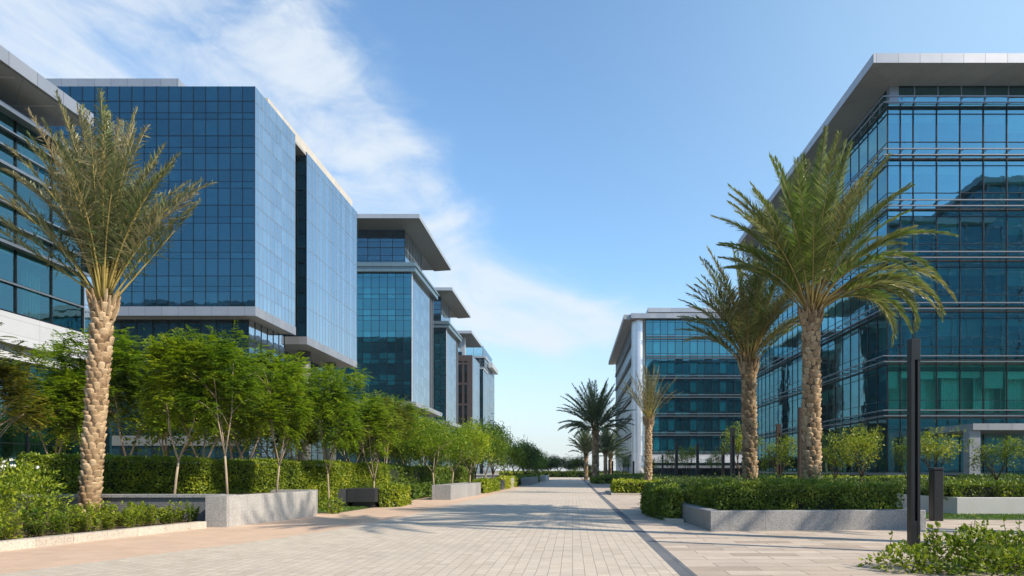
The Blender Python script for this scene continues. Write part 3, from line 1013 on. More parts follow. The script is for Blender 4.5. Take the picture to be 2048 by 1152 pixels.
# ------------------------------------------------------------------ planters, kerbs, posts
def planter(name, label, pts, z, wall, mat, soil=True, coping=None, cat='planter', group=None, wallw=0.28):
    """wall ring on the footprint pts with soil inside"""
    cx = sum(p[0] for p in pts) / len(pts)
    cy = sum(p[1] for p in pts) / len(pts)
    r = thing(name, label, cat, (cx, cy, 0), group)
    n = len(pts)
    a = sum(pts[i][0] * pts[(i + 1) % n][1] - pts[(i + 1) % n][0] * pts[i][1] for i in range(n))
    if a < 0:
        pts = pts[::-1]
    inn = []
    for i in range(n):
        p, q, s = Vector(pts[i - 1]), Vector(pts[i]), Vector(pts[(i + 1) % n])
        d1, d2 = (q - p).normalized(), (s - q).normalized()
        n1, n2 = Vector((-d1.y, d1.x)), Vector((-d2.y, d2.x))
        b = (n1 + n2)
        b = b / max(0.4, b.dot(n1))
        inn.append(tuple(q + b * wallw))
    ch = 0.012
    mid = []
    for i in range(n):
        mid.append(tuple(Vector(pts[i]) + (Vector(inn[i]) - Vector(pts[i])) * (ch / wallw)))
    vs = [(x, y, 0) for x, y in pts] + [(x, y, z - ch) for x, y in pts] + [(x, y, z) for x, y in mid] + [(x, y, z) for x, y in inn] + [(x, y, z - 0.25) for x, y in inn]
    fs = []
    for k in range(4):
        for i in range(n):
            j = (i + 1) % n
            fs.append((k * n + i, k * n + j, k * n + n + j, k * n + n + i))
    MB().add(vs, fs).build('wall', mat, r)
    if soil:
        MB().add([(x, y, z - 0.10) for x, y in inn], [tuple(range(n))]).build('soil', M['soil'], r)
    return r


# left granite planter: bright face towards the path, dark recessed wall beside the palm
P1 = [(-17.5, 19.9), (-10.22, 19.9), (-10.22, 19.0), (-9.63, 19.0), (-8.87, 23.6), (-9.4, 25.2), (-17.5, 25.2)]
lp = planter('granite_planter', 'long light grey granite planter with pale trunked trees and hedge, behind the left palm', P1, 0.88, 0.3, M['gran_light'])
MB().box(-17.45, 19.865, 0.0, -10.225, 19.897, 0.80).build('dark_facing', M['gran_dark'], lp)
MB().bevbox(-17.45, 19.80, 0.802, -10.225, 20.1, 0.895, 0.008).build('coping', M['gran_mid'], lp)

# left kerb with its bed
kx = lambda y: -11.2 + (y - 13.4) * (1.2 / 5.6)
tagk = MB()
yy = 9.0
while yy < 18.7:
    ye = min(yy + 0.98, 18.75)
    tagk.prism([(kx(yy), yy + 0.004), (kx(ye), ye - 0.004), (kx(ye) - 0.26, ye - 0.004), (kx(yy) - 0.26, yy + 0.004)], 0.0, 0.19)
    yy += 0.98
tag(tagk.build('kerb', M['kerb']), 'pale stone kerb edging the soil bed under the left palm', 'kerb')
mb = MB()
bed = [(kx(8) - 0.25, 8.0), (kx(18.75) - 0.25, 18.75), (-10.25, 19.86), (-17.5, 19.86), (-26, 19.86), (-26, 8)]
nx, ny = 40, 40
struct(mb.add([(x, y, 0.13) for x, y in bed], [tuple(range(6))]).build('soil_bed', M['soil']))

# black granite bench planter
bp = thing('bench_planter', 'black granite box planter raised on a recessed plinth, beside the dark staked tree', 'planter', (-8.9, 29.2, 0))
MB().bevbox(-9.45, 28.6, 0.26, -8.25, 30.0, 0.83, 0.012).build('box', M['gran_black'], bp)
MB().box(-9.3, 28.85, 0.0, -8.4, 29.85, 0.258).build('plinth', M['gran_black'], bp)
MB().prism([(-10.9, 28.0), (-9.46, 28.65), (-9.46, 29.1), (-10.9, 28.5)], 0.22, 0.81).build('back_wall', M['gran_black'], bp)
MB().prism([(-10.9, 28.15), (-9.5, 28.8), (-9.5, 29.0), (-10.9, 28.4)], 0.0, 0.218).build('plinth', M['gran_black'], bp)

planter('granite_planter', 'square ended grey granite planter with small trees, midway along the left of the path', [(-7.5, 36.4), (-6.5, 36.4), (-5.9, 43.9), (-7.0, 44.2)], 0.80, 0.28, M['gran_mid'])
planter('granite_planter', 'small black granite block between low clipped hedges on the left of the path', [(X(983, 54.6), 54.6), (X(1003, 54.6), 54.6), (X(1003, 54.6) + 0.1, 56.2), (X(983, 54.6), 56.2)], 0.76, 0.2, M['gran_black'], wallw=0.15)
planter('granite_planter', 'grey granite block ending the low hedge past the black block', [(X(1012, 60), 60), (X(1022, 60), 60), (X(1022, 60) + 0.1, 62), (X(1012, 60), 62)], 0.9, 0.2, M['gran_mid'], wallw=0.12)
planter('granite_planter', 'distant grey granite planter where the left tree row meets the path', [(X(1042, 70), 70), (X(1059, 70), 70), (X(1076, 84), 84), (X(1062, 84), 84)], 0.80, 0.28, M['gran_mid'])
planter('granite_planter', 'farthest pale planter block on the left of the path', [(X(1075, 95), 95), (X(1092, 95), 95), (X(1098, 105), 105), (X(1082, 105), 105)], 0.80, 0.28, M['concrete'])

# right granite planter with its big hedge
R1 = [(3.6, 17.76), (9.45, 18.25), (9.6, 21.8), (9.4, 29), (3.55, 29), (3.39, 21.8)]
planter('granite_planter', 'long mid grey granite planter under the two large palms, right of the path', R1, 0.53, 0.3, M['gran_mid'], wallw=0.32)
tag(MB().prism([(2.9, 21.0), (3.36, 20.6), (3.36, 23.5), (2.75, 24.2)], 0.0, 0.10).build('kerb', M['kerb']), 'low kerb under the dark rounded bush beside the right planter', 'kerb')
planter('stone_planter', 'pale smooth planter on the grass behind the short bollard', [(13.7, 24.3), (30, 24.0), (30, 28.5), (13.3, 28.5), (13.25, 26.4)], 0.62, 0.25, M['concrete'], wallw=0.25)
tag(MB().prism([(2.45, 43.2), (5.9, 43.0), (5.9, 43.3), (2.65, 43.5), (2.65, 50), (2.4, 50)], 0.0, 0.13).build('kerb', M['kerb']), 'low kerb in front of the hedge below the small palm', 'kerb')
tag(MB().prism([(2.0, 72.5), (5.0, 72.5), (5.0, 72.8), (2.2, 72.8), (2.2, 80), (2.0, 80)], 0.0, 0.13).build('kerb', M['kerb']), 'low kerb at the foot of the distant dark palm', 'kerb')

# tall lamp column, right foreground
lc = thing('lamp_column', 'tall square charcoal lamp column with a long dark slot, nearest of the columns', 'lamp', (6.62, 13.2, 0), 'lamp columns')
lx, ly, hw = 6.60, 13.2, 0.088
mb = MB()
mb.box(lx - hw, ly - hw, 0.0, lx - 0.022, ly + hw, 3.72)
mb.box(lx + 0.038, ly - hw + 0.010, 0.0, lx + hw, ly + hw - 0.002, 3.72)
mb.box(lx - 0.0215, ly + 0.02, 0.0, lx + 0.0375, ly + hw - 0.004, 3.72)
mb.box(lx - 0.0215, ly - hw + 0.013, 0.0, lx + 0.0375, ly + 0.019, 0.62)
mb.build('shaft', M['post'], lc)
MB().bevbox(lx - hw - 0.002, ly - hw - 0.002, 3.722, lx + hw + 0.002, ly + hw + 0.002, 4.13, 0.008).build('head', M['post'], lc)
MB().box(lx - 0.018, ly - 0.01, 0.63, lx + 0.034, ly + 0.015, 3.70).build('light_slot', M['slot'], lc)
MB().box(lx - 0.15, ly - 0.15, 0.0, lx + 0.15, ly + 0.15, 0.02).build('base_plate', M['post'], lc)
for ax, ay in ((-1, -1), (1, -1), (1, 1), (-1, 1)):
    MB().tube([(lx + ax * 0.12, ly + ay * 0.12, 0.019), (lx + ax * 0.12, ly + ay * 0.12, 0.05)], 0.014, 6).build('bolt', M['alu'], lc)
MB().box(lx + 0.042, ly - hw + 0.006, 0.25, lx + 0.084, ly - hw + 0.0098, 0.55).build('access_door', M['post'], lc)

# the same columns farther back
pc = [(1557, 37, 848, 'dark brown lamp column just right of the shorter large palm', 'post_brown'),
      (1603, 27, 815, 'brown lamp column close behind the tallest palm trunk', 'post_brown'),
      (1465, 40, 855, 'black lamp column close left of the shorter large palm', 'post'),
      (1446, 57, 880, 'slim brown lamp column second left of the shorter large palm', 'post_brown'),
      (1395, 64, 887, 'dark lamp column midway between the small palm and the shorter large palm', 'post'),
      (1353, 62, 885, 'black lamp column first full height one right of the small palm', 'post'),
      (1325, 90, 910, 'short looking dark column right beside the small palm trunk', 'post'),
      (1267, 95, 922, 'dark column in front of the silver building corner', 'post'),
      (1225, 100, 922, 'rightmost of three thin columns by the distant palms', 'post'),
      (1218, 105, 920, 'middle of three thin columns by the distant palms', 'post'),
      (1211, 110, 922, 'leftmost of three thin columns by the distant palms', 'post')]
for px, d, top, lb, mt in pc:
    x, h = X(px, d), Z(top, d)
    o = thing('lamp_column', lb, 'lamp', (x, d, 0), 'lamp columns')
    w = 0.12
    mb = MB()
    mb.box(x - w, d - w, 0, x - 0.03, d + w, h - 0.5)
    mb.box(x + 0.05, d - w + 0.01, 0, x + w, d + w - 0.002, h - 0.5)
    mb.box(x - 0.0295, d + 0.02, 0, x + 0.0495, d + w - 0.004, h - 0.5)
    mb.build('shaft', M[mt], o)
    MB().box(x - w - 0.003, d - w - 0.003, h - 0.498, x + w + 0.003, d + w + 0.003, h).build('head', M['post'] if mt == 'post' else M['post_brown'], o)

# short bollard
bo = thing('bollard', 'short square charcoal bollard in front of the pale planter', 'bollard', (11.4, 21.4, 0))
MB().bevbox(11.24, 21.24, 0.0, 11.56, 21.56, 1.60, 0.03).build('body', M['post'], bo)
MB().bevbox(11.225, 21.225, 1.602, 11.575, 21.575, 1.68, 0.02).build('cap', M['post'], bo)
wp = MB().bevbox(X(1287, 33) - 0.02, 33, 0.0, X(1287, 33) + 0.03, 33.05, 0.42, 0.005)  # slim white box standing in for a streak of white light
tag(wp.build('white_upright', M['white']), 'thin white upright standing for a light streak on the slabs before the rounded bush', 'post')

# ------------------------------------------------------------------ hedges and shrubs
def lump(x, y, z, a=0.05):
    return a * (np.sin(2.3 * x + 1.1 * y) + np.sin(3.7 * y - 1.3 * x + 2.1 * z) + 0.7 * np.sin(5.1 * z + 2.2 * x) + 0.6 * np.sin(7.3 * x + 6.1 * y + 1.0))


def hedge(name, label, pts, z0, z1, mat, dist, cover=2.0, rough=0.06, group=None, sprig=0.1, cat='hedge', zfun=None, lmin=0.05):
    """clipped hedge: dark twiggy inside and leaf blades over its sides and top"""
    n = len(pts)
    a = sum(pts[i][0] * pts[(i + 1) % n][1] - pts[(i + 1) % n][0] * pts[i][1] for i in range(n))
    if a < 0:
        pts = pts[::-1]
    cx, cy = sum(p[0] for p in pts) / n, sum(p[1] for p in pts) / n
    r = thing(name, label, cat, (cx, cy, z0), group)
    ins = [(cx + (x - cx) * 0.97 - 0.06 * (1 if x > cx else -1), cy + (y - cy) * 0.97 - 0.06 * (1 if y > cy else -1)) for x, y in pts]
    zt = (lambda x, y: z1) if zfun is None else zfun
    m = len(ins)
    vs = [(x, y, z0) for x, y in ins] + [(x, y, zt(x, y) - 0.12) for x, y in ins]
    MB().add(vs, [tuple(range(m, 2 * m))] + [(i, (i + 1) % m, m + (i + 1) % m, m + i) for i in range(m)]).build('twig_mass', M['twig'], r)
    l = max(lmin, 0.0040 * dist)
    dens = cover / (0.5 * l * l * 0.6)
    Ps, Ns = [], []
    for i in range(n):
        p, q = np.array(pts[i]), np.array(pts[(i + 1) % n])
        L = np.linalg.norm(q - p)
        nn = np.array([(q - p)[1], -(q - p)[0]]) / L
        zm = 0.5 * (zt(*p) + zt(*q))
        if nn[1] > 0.75 or (nn[0] * (-(p + q)[0] / 2) + nn[1] * (-(p + q)[1] / 2)) < -0.3 * np.hypot(*((p + q) / 2)):
            k = int(L * (zm - z0) * dens * 0.25)
        else:
            k = int(L * (zm - z0) * dens)
        s, t = rng.random(k), rng.random(k)
        xy = p[None, :] + (q - p)[None, :] * s[:, None]
        zz = z0 + t * (np.array([zt(*c) for c in xy]) - z0)
        P3 = np.column_stack([xy, zz])
        off = lump(P3[:, 0], P3[:, 1], P3[:, 2], rough * 0.6) + rng.normal(0, rough * 0.5, k)
        P3[:, :2] += nn[None, :] * off[:, None]
        Ps.append(P3)
        Ns.append(np.tile([nn[0], nn[1], 0.25], (k, 1)))
    # top
    xs, ys = [p[0] for p in pts], [p[1] for p in pts]
    area = abs(a) / 2
    k = int(area * dens * 0.8)
    bb = (max(xs) - min(xs)) * (max(ys) - min(ys))
    kk = int(k * bb / area)
    Q = np.column_stack([rng.uniform(min(xs), max(xs), kk), rng.uniform(min(ys), max(ys), kk)])
    ok = np.ones(kk, bool)
    inside = np.zeros(kk, bool)
    for i in range(n):
        (x1, y1), (x2, y2) = pts[i], pts[(i + 1) % n]
        c = ((y1 > Q[:, 1]) != (y2 > Q[:, 1]))
        xi = (x2 - x1) * (Q[:, 1] - y1) / ((y2 - y1) if abs(y2 - y1) > 1e-9 else 1e-9) + x1
        inside ^= c & (Q[:, 0] < xi)
    Q = Q[inside]
    k = len(Q)
    zz = np.array([zt(*c) for c in Q]) + lump(Q[:, 0], Q[:, 1], 0 * Q[:, 0], rough * 0.5) + rng.normal(0, rough * 0.45, k)
    up = rng.random(k) < 0.06
    zz[up] += rng.random(up.sum()) * sprig
    Ps.append(np.column_stack([Q, zz]))
    Ns.append(np.tile([0.0, -0.15, 1.0], (k, 1)))
    P3, N3 = np.concatenate(Ps), np.concatenate(Ns)
    k = len(P3)
    D = N3 * 0.5 + rv(k) * 0.9 + np.array([0, 0, 0.35])
    N = N3 * 0.7 + rv(k) * 0.8
    Ls = l * rng.uniform(0.7, 1.35, k)
    V, Fq = leaves(P3 - unit(D) * (Ls * 0.4)[:, None], D, N, Ls, Ls * 0.55)
    np_mesh('foliage', V, Fq, mat, r)
    return r


zl = lambda x, y: 2.03 - 0.026 * max(0.0, x + 16.1)
hedge('clipped_hedge', 'tall yellow green clipped hedge along the light granite planter', [(-17.4, 21.3), (-12.2, 22.3), (-10.2, 27.0), (-8.8, 33.0), (-10.0, 33.4), (-11.5, 27.4), (-13.0, 23.9), (-17.4, 23.0)], 0.0, 2.0, LEAF['hedge'], 22, 2.2, zfun=zl, rough=0.05)
hedge('clipped_hedge', 'shaded dark hedge running behind the small trees past the bright hedge end', [(-11.2, 36.0), (-10.0, 36.2), (-8.9, 46), (-8.4, 58), (-10, 58)], 0.0, 1.75, LEAF['hedge_dark'], 36, 1.8, lmin=0.08)
hedge('clipped_hedge', 'low light green hedge right beside the black bench planter', [(-8.2, 29.0), (-7.55, 29.4), (-7.5, 31.6), (-8.2, 31.6)], 0.0, 0.84, LEAF['hedge'], 30, 2.0)
hedge('clipped_hedge', 'low hedge strip between the bench planter and the square ended planter', [(-9.7, 37.2), (-8.7, 37.0), (-7.9, 44), (-8.8, 44)], 0.0, 0.75, LEAF['hedge_dark'], 36, 1.8)
hedge('clipped_hedge', 'low bright hedge in front of the small black granite block', [(-6.75, 46.5), (-6.0, 46.5), (-5.65, 52.5), (-6.9, 54)], 0.0, 0.88, LEAF['hedge'], 48, 1.8)
hedge('clipped_hedge', 'low green hedge just beyond the small black granite block', [(-6.4, 57), (-5.6, 56.6), (-5.3, 66), (-6.6, 66)], 0.0, 0.92, LEAF['hedge'], 60, 1.8)
hedge('clipped_hedge', 'far low hedge between the last planter blocks on the left', [(-6.0, 66.5), (-4.5, 86), (-5.0, 112), (-8.0, 112), (-7.5, 66.5)], 0.0, 0.8, LEAF['hedge_dark'], 80, 1.6)
hedge('clipped_hedge', 'yellow green hedge closing the far end of the path', [(-16, 150), (12, 150), (12, 152), (-16, 152)], 0.0, 1.15, LEAF['hedge'], 150, 1.6)
# right beds
zr = lambda x, y: 1.16 + 0.05 * math.sin(x * 1.3)
hedge('clipped_hedge', 'deep green bushy hedge filling the right granite planter', [(3.98, 19.0), (9.1, 18.75), (9.2, 20.6), (4.0, 21.4), (3.75, 21.3)], 0.45, 1.15, LEAF['hedge_dark'], 19, 2.4, rough=0.10, sprig=0.25, zfun=zr)
hedge('ground_cover', 'loose mixed green planting around the two large palm trunks', [(3.8, 21.6), (9.2, 20.8), (9.2, 28.8), (3.8, 28.8)], 0.3, 0.98, LEAF['cover'], 23, 1.6, rough=0.11, sprig=0.3, cat='planting')
hedge('bush', 'rounded dark bush spilling past the left end of the right planter', [(2.78, 22.2), (3.05, 21.2), (3.36, 21.2), (3.5, 24.6), (3.2, 26.6), (2.7, 25.5)], 0.0, 0.95, LEAF['hedge_dark'], 22, 2.4, rough=0.10, cat='bush', zfun=lambda x, y: 0.98)
hedge('clipped_hedge', 'yellow green hedge in front of the small palm', [(2.7, 43.7), (6.4, 43.5), (6.4, 46), (2.9, 49)], 0.0, 0.83, LEAF['hedge'], 44, 1.8, rough=0.07)
hedge('clipped_hedge', 'dark hedge at the foot of the distant dark palm', [(2.2, 73), (5.2, 73), (5.6, 78), (2.3, 84)], 0.0, 0.75, LEAF['hedge_dark'], 75, 1.6)
hedge('ground_cover', 'broad band of low green planting behind the right planter', [(5, 46.2), (6.5, 31), (12.8, 31), (22.5, 34), (22.5, 48), (9, 60), (6, 60)], 0.0, 0.72, LEAF['cover'], 38, 1.2, rough=0.14, sprig=0.3, cat='planting', lmin=0.1)
hedge('ground_cover', 'far low green planting below the silver cornered building', [(4.5, 62), (12, 62), (13, 128), (5.0, 128)], 0.0, 0.7, LEAF['cover'], 90, 1.1, rough=0.14, cat='planting', lmin=0.2)
hedge('clipped_hedge', 'low hedge under the teal office glass, behind the lamp column', [(12, 41), (23, 41), (23, 42), (12, 42)], 0.0, 1.15, LEAF['hedge'], 40, 1.8, rough=0.07)
hedge('clipped_hedge', 'dark clipped hedge beneath the entrance canopy', [(24.0, 41.0), (40, 41.0), (40, 43), (24.2, 43)], 0.0, 1.2, LEAF['hedge_dark'], 42, 1.8)
hedge('clipped_hedge', 'olive hedge growing in the pale planter', [(13.65, 24.75), (29, 24.5), (29, 25.9), (13.6, 26.3)], 0.5, 1.08, LEAF['olive'], 25, 2.0, rough=0.08)
hedge('ground_cover', 'grey green planting behind the olive hedge of the pale planter', [(13.5, 26.4), (29, 26.1), (29, 40), (13.2, 40)], 0.3, 0.95, LEAF['cover'], 30, 1.2, rough=0.12, cat='planting', lmin=0.09)

# grass blades on the two lawns
def grass(name, pts, k, hgt):
    xs, ys = [p[0] for p in pts], [p[1] for p in pts]
    Q = np.column_stack([rng.uniform(min(xs), max(xs), k), rng.uniform(min(ys), max(ys), k)])
    inside = np.zeros(k, bool)
    n = len(pts)
    for i in range(n):
        (x1, y1), (x2, y2) = pts[i], pts[(i + 1) % n]
        c = ((y1 > Q[:, 1]) != (y2 > Q[:, 1]))
        inside ^= c & (Q[:, 0] < (x2 - x1) * (Q[:, 1] - y1) / ((y2 - y1) or 1e-9) + x1)
    Q = Q[inside]
    P = np.column_stack([Q, np.full(len(Q), 0.02)])
    D = rv(len(Q)) * 0.5 + np.array([0, 0, 1.0])
    Ls = hgt * rng.uniform(0.6, 1.4, len(Q))
    V, Fq = leaves(P, D, rv(len(Q)), Ls, np.full(len(Q), 0.014))
    struct(np_mesh(name, V, Fq, LEAF['grass']), 'stuff')


grass('grass', [(11.5, 22.1), (24, 20.8), (24, 24.1), (13.7, 24.2), (11.5, 25.9)], 26000, 0.06)
grass('grass', [(-11.8, 25.6), (-8.8, 25.6), (-8.5, 30), (-11.5, 30)], 9000, 0.07)


def bush(name, label, mounds, mat, leaf, count, cat='shrub', loc=None, group=None, stems=12, bark='bark_brown', wide=0.5, flowers=0, shoots=0):
    x0 = np.mean([m[0] for m in mounds])
    y0 = np.mean([m[1] for m in mounds])
    z0 = min(m[2] - m[5] for m in mounds)
    base = loc or (x0, y0, max(0.0, z0))
    r = thing(name, label, cat, base, group)
    vol = np.array([m[3] * m[4] + m[4] * m[5] + m[3] * m[5] for m in mounds])
    vol = vol / vol.sum()
    Ps, Ns = [], []
    for m, w in zip(mounds, vol):
        k = int(count * w)
        d = rv(k)
        s = rng.uniform(0.62, 1.03, k) * (1 + 0.14 * np.sin(4 * d[:, 0] + 3 * d[:, 2] + m[0]) + 0.1 * np.sin(7 * d[:, 1] + 5 * d[:, 2]))
        P = np.array(m[:3]) + d * np.array(m[3:6]) * s[:, None]
        ok = P[:, 2] > base[2] + 0.02
        Ps.append(P[ok])
        Ns.append(d[ok])
    st = MB()
    for i in range(stems):
        m = mounds[i % len(mounds)]
        a = random.uniform(0, 2 * PI)
        p0 = (m[0] + 0.25 * m[3] * math.cos(a), m[1] + 0.25 * m[4] * math.sin(a), base[2] - 0.03)
        e = (m[0] + 0.7 * m[3] * math.cos(a), m[1] + 0.7 * m[4] * math.sin(a), m[2] + m[5] * random.uniform(0.1, 0.7))
        mid = tuple((p + q) / 2 + random.uniform(-0.06, 0.06) for p, q in zip(p0, e))
        st.tube([p0, mid, e], [0.018, 0.012, 0.005], 5)
    for i in range(shoots):
        m = mounds[random.randrange(len(mounds))]
        a = random.uniform(0, 2 * PI)
        p0 = np.array([m[0] + 0.6 * m[3] * math.cos(a), m[1] + 0.6 * m[4] * math.sin(a), m[2] + 0.55 * m[5]])
        h = random.uniform(0.18, 0.42)
        e = p0 + np.array([random.uniform(-0.12, 0.12), random.uniform(-0.12, 0.12), h])
        st.tube([tuple(p0), tuple((p0 + e) / 2 + 0.01), tuple(e)], [0.006, 0.005, 0.003], 4)
        k = 14
        tt = rng.random(k)
        Ps.append(p0 + (e - p0) * tt[:, None])
        dd = rv(k)
        dd[:, 2] = np.abs(dd[:, 2]) * 0.4
        Ns.append(dd)
    if st.v:
        st.build('stems', M[bark], r)
    P3, N3 = np.concatenate(Ps), np.concatenate(Ns)
    k = len(P3)
    D = N3 * 0.7 + rv(k) * 0.7 + np.array([0, 0, 0.25])
    N = rv(k) * 0.7 + np.array([0, 0, 0.8]) + N3 * 0.3
    Ls = leaf * rng.uniform(0.6, 1.35, k)
    V, Fq = leaves(P3, D, N, Ls, Ls * wide)
    np_mesh('foliage', V, Fq, mat, r)
    if flowers:
        top = np.argsort(-P3[:, 2])[:int(len(P3) * 0.10)]
        sel = rng.choice(top, flowers)
        Vs, Fs, o = [], [], 0
        for i in sel:
            k = 9
            c = P3[i] + np.array([0, 0, 0.03])
            dd = unit(rv(k) + np.array([0, -0.3, 0.8]))
            V, Fq = leaves(np.tile(c, (k, 1)), dd, rv(k), np.full(k, 0.075), np.full(k, 0.055))
            Vs.append(V)
            Fs.append(Fq + o)
            o += len(V)
        np_mesh('flowers', np.concatenate(Vs), np.concatenate(Fs), M['petal'], r)
    return r


# big flowering shrub at the left edge
bush('flowering_shrub', 'big leafy shrub with white flowers at the left edge of the soil bed',
     [(-14.6, 16.2, 0.8, 1.25, 1.0, 0.85), (-13.5, 16.6, 0.75, 0.75, 0.8, 0.72), (-15.3, 17.5, 1.05, 1.1, 0.9, 0.8), (-14.0, 17.4, 0.95, 0.9, 0.8, 0.75), (-13.0, 16.9, 0.45, 0.6, 0.6, 0.5), (-16.2, 18.4, 1.15, 1.2, 0.9, 0.85)],
     LEAF['hedge'], 0.10, 9000, stems=26, flowers=44, wide=0.42, shoots=22)
# foreground shrub at the bottom right
bush('leafy_shrub', 'wide sprawling green shrub with upright shoots around the lamp column foot',
     [(5.35, 10.9, 0.10, 0.55, 0.6, 0.26), (6.1, 10.9, 0.18, 0.7, 0.7, 0.36), (6.75, 11.1, 0.22, 0.7, 0.7, 0.42), (7.5, 11.0, 0.2, 0.75, 0.8, 0.40), (8.3, 11.2, 0.2, 0.8, 0.8, 0.42), (6.6, 10.2, 0.1, 1.1, 0.5, 0.30), (7.9, 10.2, 0.1, 1.0, 0.5, 0.32)],
     LEAF['olive'], 0.085, 8500, stems=30, shoots=44, wide=0.62)

# small shrubs in the soil bed under the left palm
def small_shrub_proto(seed, h, mat):
    r = thing('low_shrub', 'x', 'shrub', (0, 0, 0), 'low shrubs in the soil bed')
    P, D = [], []
    st = MB()
    for i in range(15):
        a, q = random.uniform(0, 2 * PI), random.uniform(0.0, 0.20)
        p0 = np.array([q * math.cos(a), q * math.sin(a), 0])
        e = p0 + np.array([random.uniform(-0.16, 0.16), random.uniform(-0.16, 0.16), h * random.uniform(0.55, 1.15)])
        st.tube([tuple(p0), tuple(e)], [0.006, 0.003], 4)
        k = 34
        tt = rng.random(k) ** 0.8
        P.append(p0 + (e - p0) * tt[:, None])
        d = rv(k)
        d[:, 2] = np.abs(d[:, 2]) * 0.6 + 0.15
        D.append(d)
    st.build('stems', M['bark_brown'], r)
    P, D = np.concatenate(P), np.concatenate(D)
    k = len(P)
    Ls = 0.085 * rng.uniform(0.6, 1.3, k)
    V, Fq = leaves(P, D, rv(k) * 0.6 + np.array([0, 0, 1.0]), Ls, Ls * 0.42)
    np_mesh('foliage', V, Fq, mat, r)
    return r


protos = [small_shrub_proto(i, h, m) for i, (h, m) in enumerate(((0.46, LEAF['hedge']), (0.36, LEAF['olive']), (0.54, LEAF['feather'])))]
spots = []
for i in range(11):
    y = 12.6 + i * 0.58
    spots.append((kx(y) - 0.62 - random.uniform(0, 0.25), y))
for i in range(12):
    y = 14.4 + i * 0.42
    spots.append((kx(y) - 1.35 - random.uniform(0, 0.5), y))
for i in range(9):
    spots.append((-10.75 - i * 0.38, 19.15 + random.uniform(-0.2, 0.25)))
used = set()
for i, (x, y) in enumerate(spots):
    k = i % 3
    lab = 'low sprouting green shrub among those along the kerb under the left palm'
    sc = random.uniform(0.8, 1.2)
    if k not in used:
        used.add(k)
        o = protos[k]
        o.location = (x, y, 0.13)
        o.rotation_euler = (0, 0, random.uniform(0, 6))
        o['label'] = lab
    else:
        dup(protos[k], (x, y, 0.13), random.uniform(0, 6), sc, lab)
bush('low_shrub', 'small leafy clump beside the dark staked tree, at the end of the light granite planter', [(-8.75, 25.0, 0.25, 0.4, 0.4, 0.3)], LEAF['hedge'], 0.09, 500, stems=6)

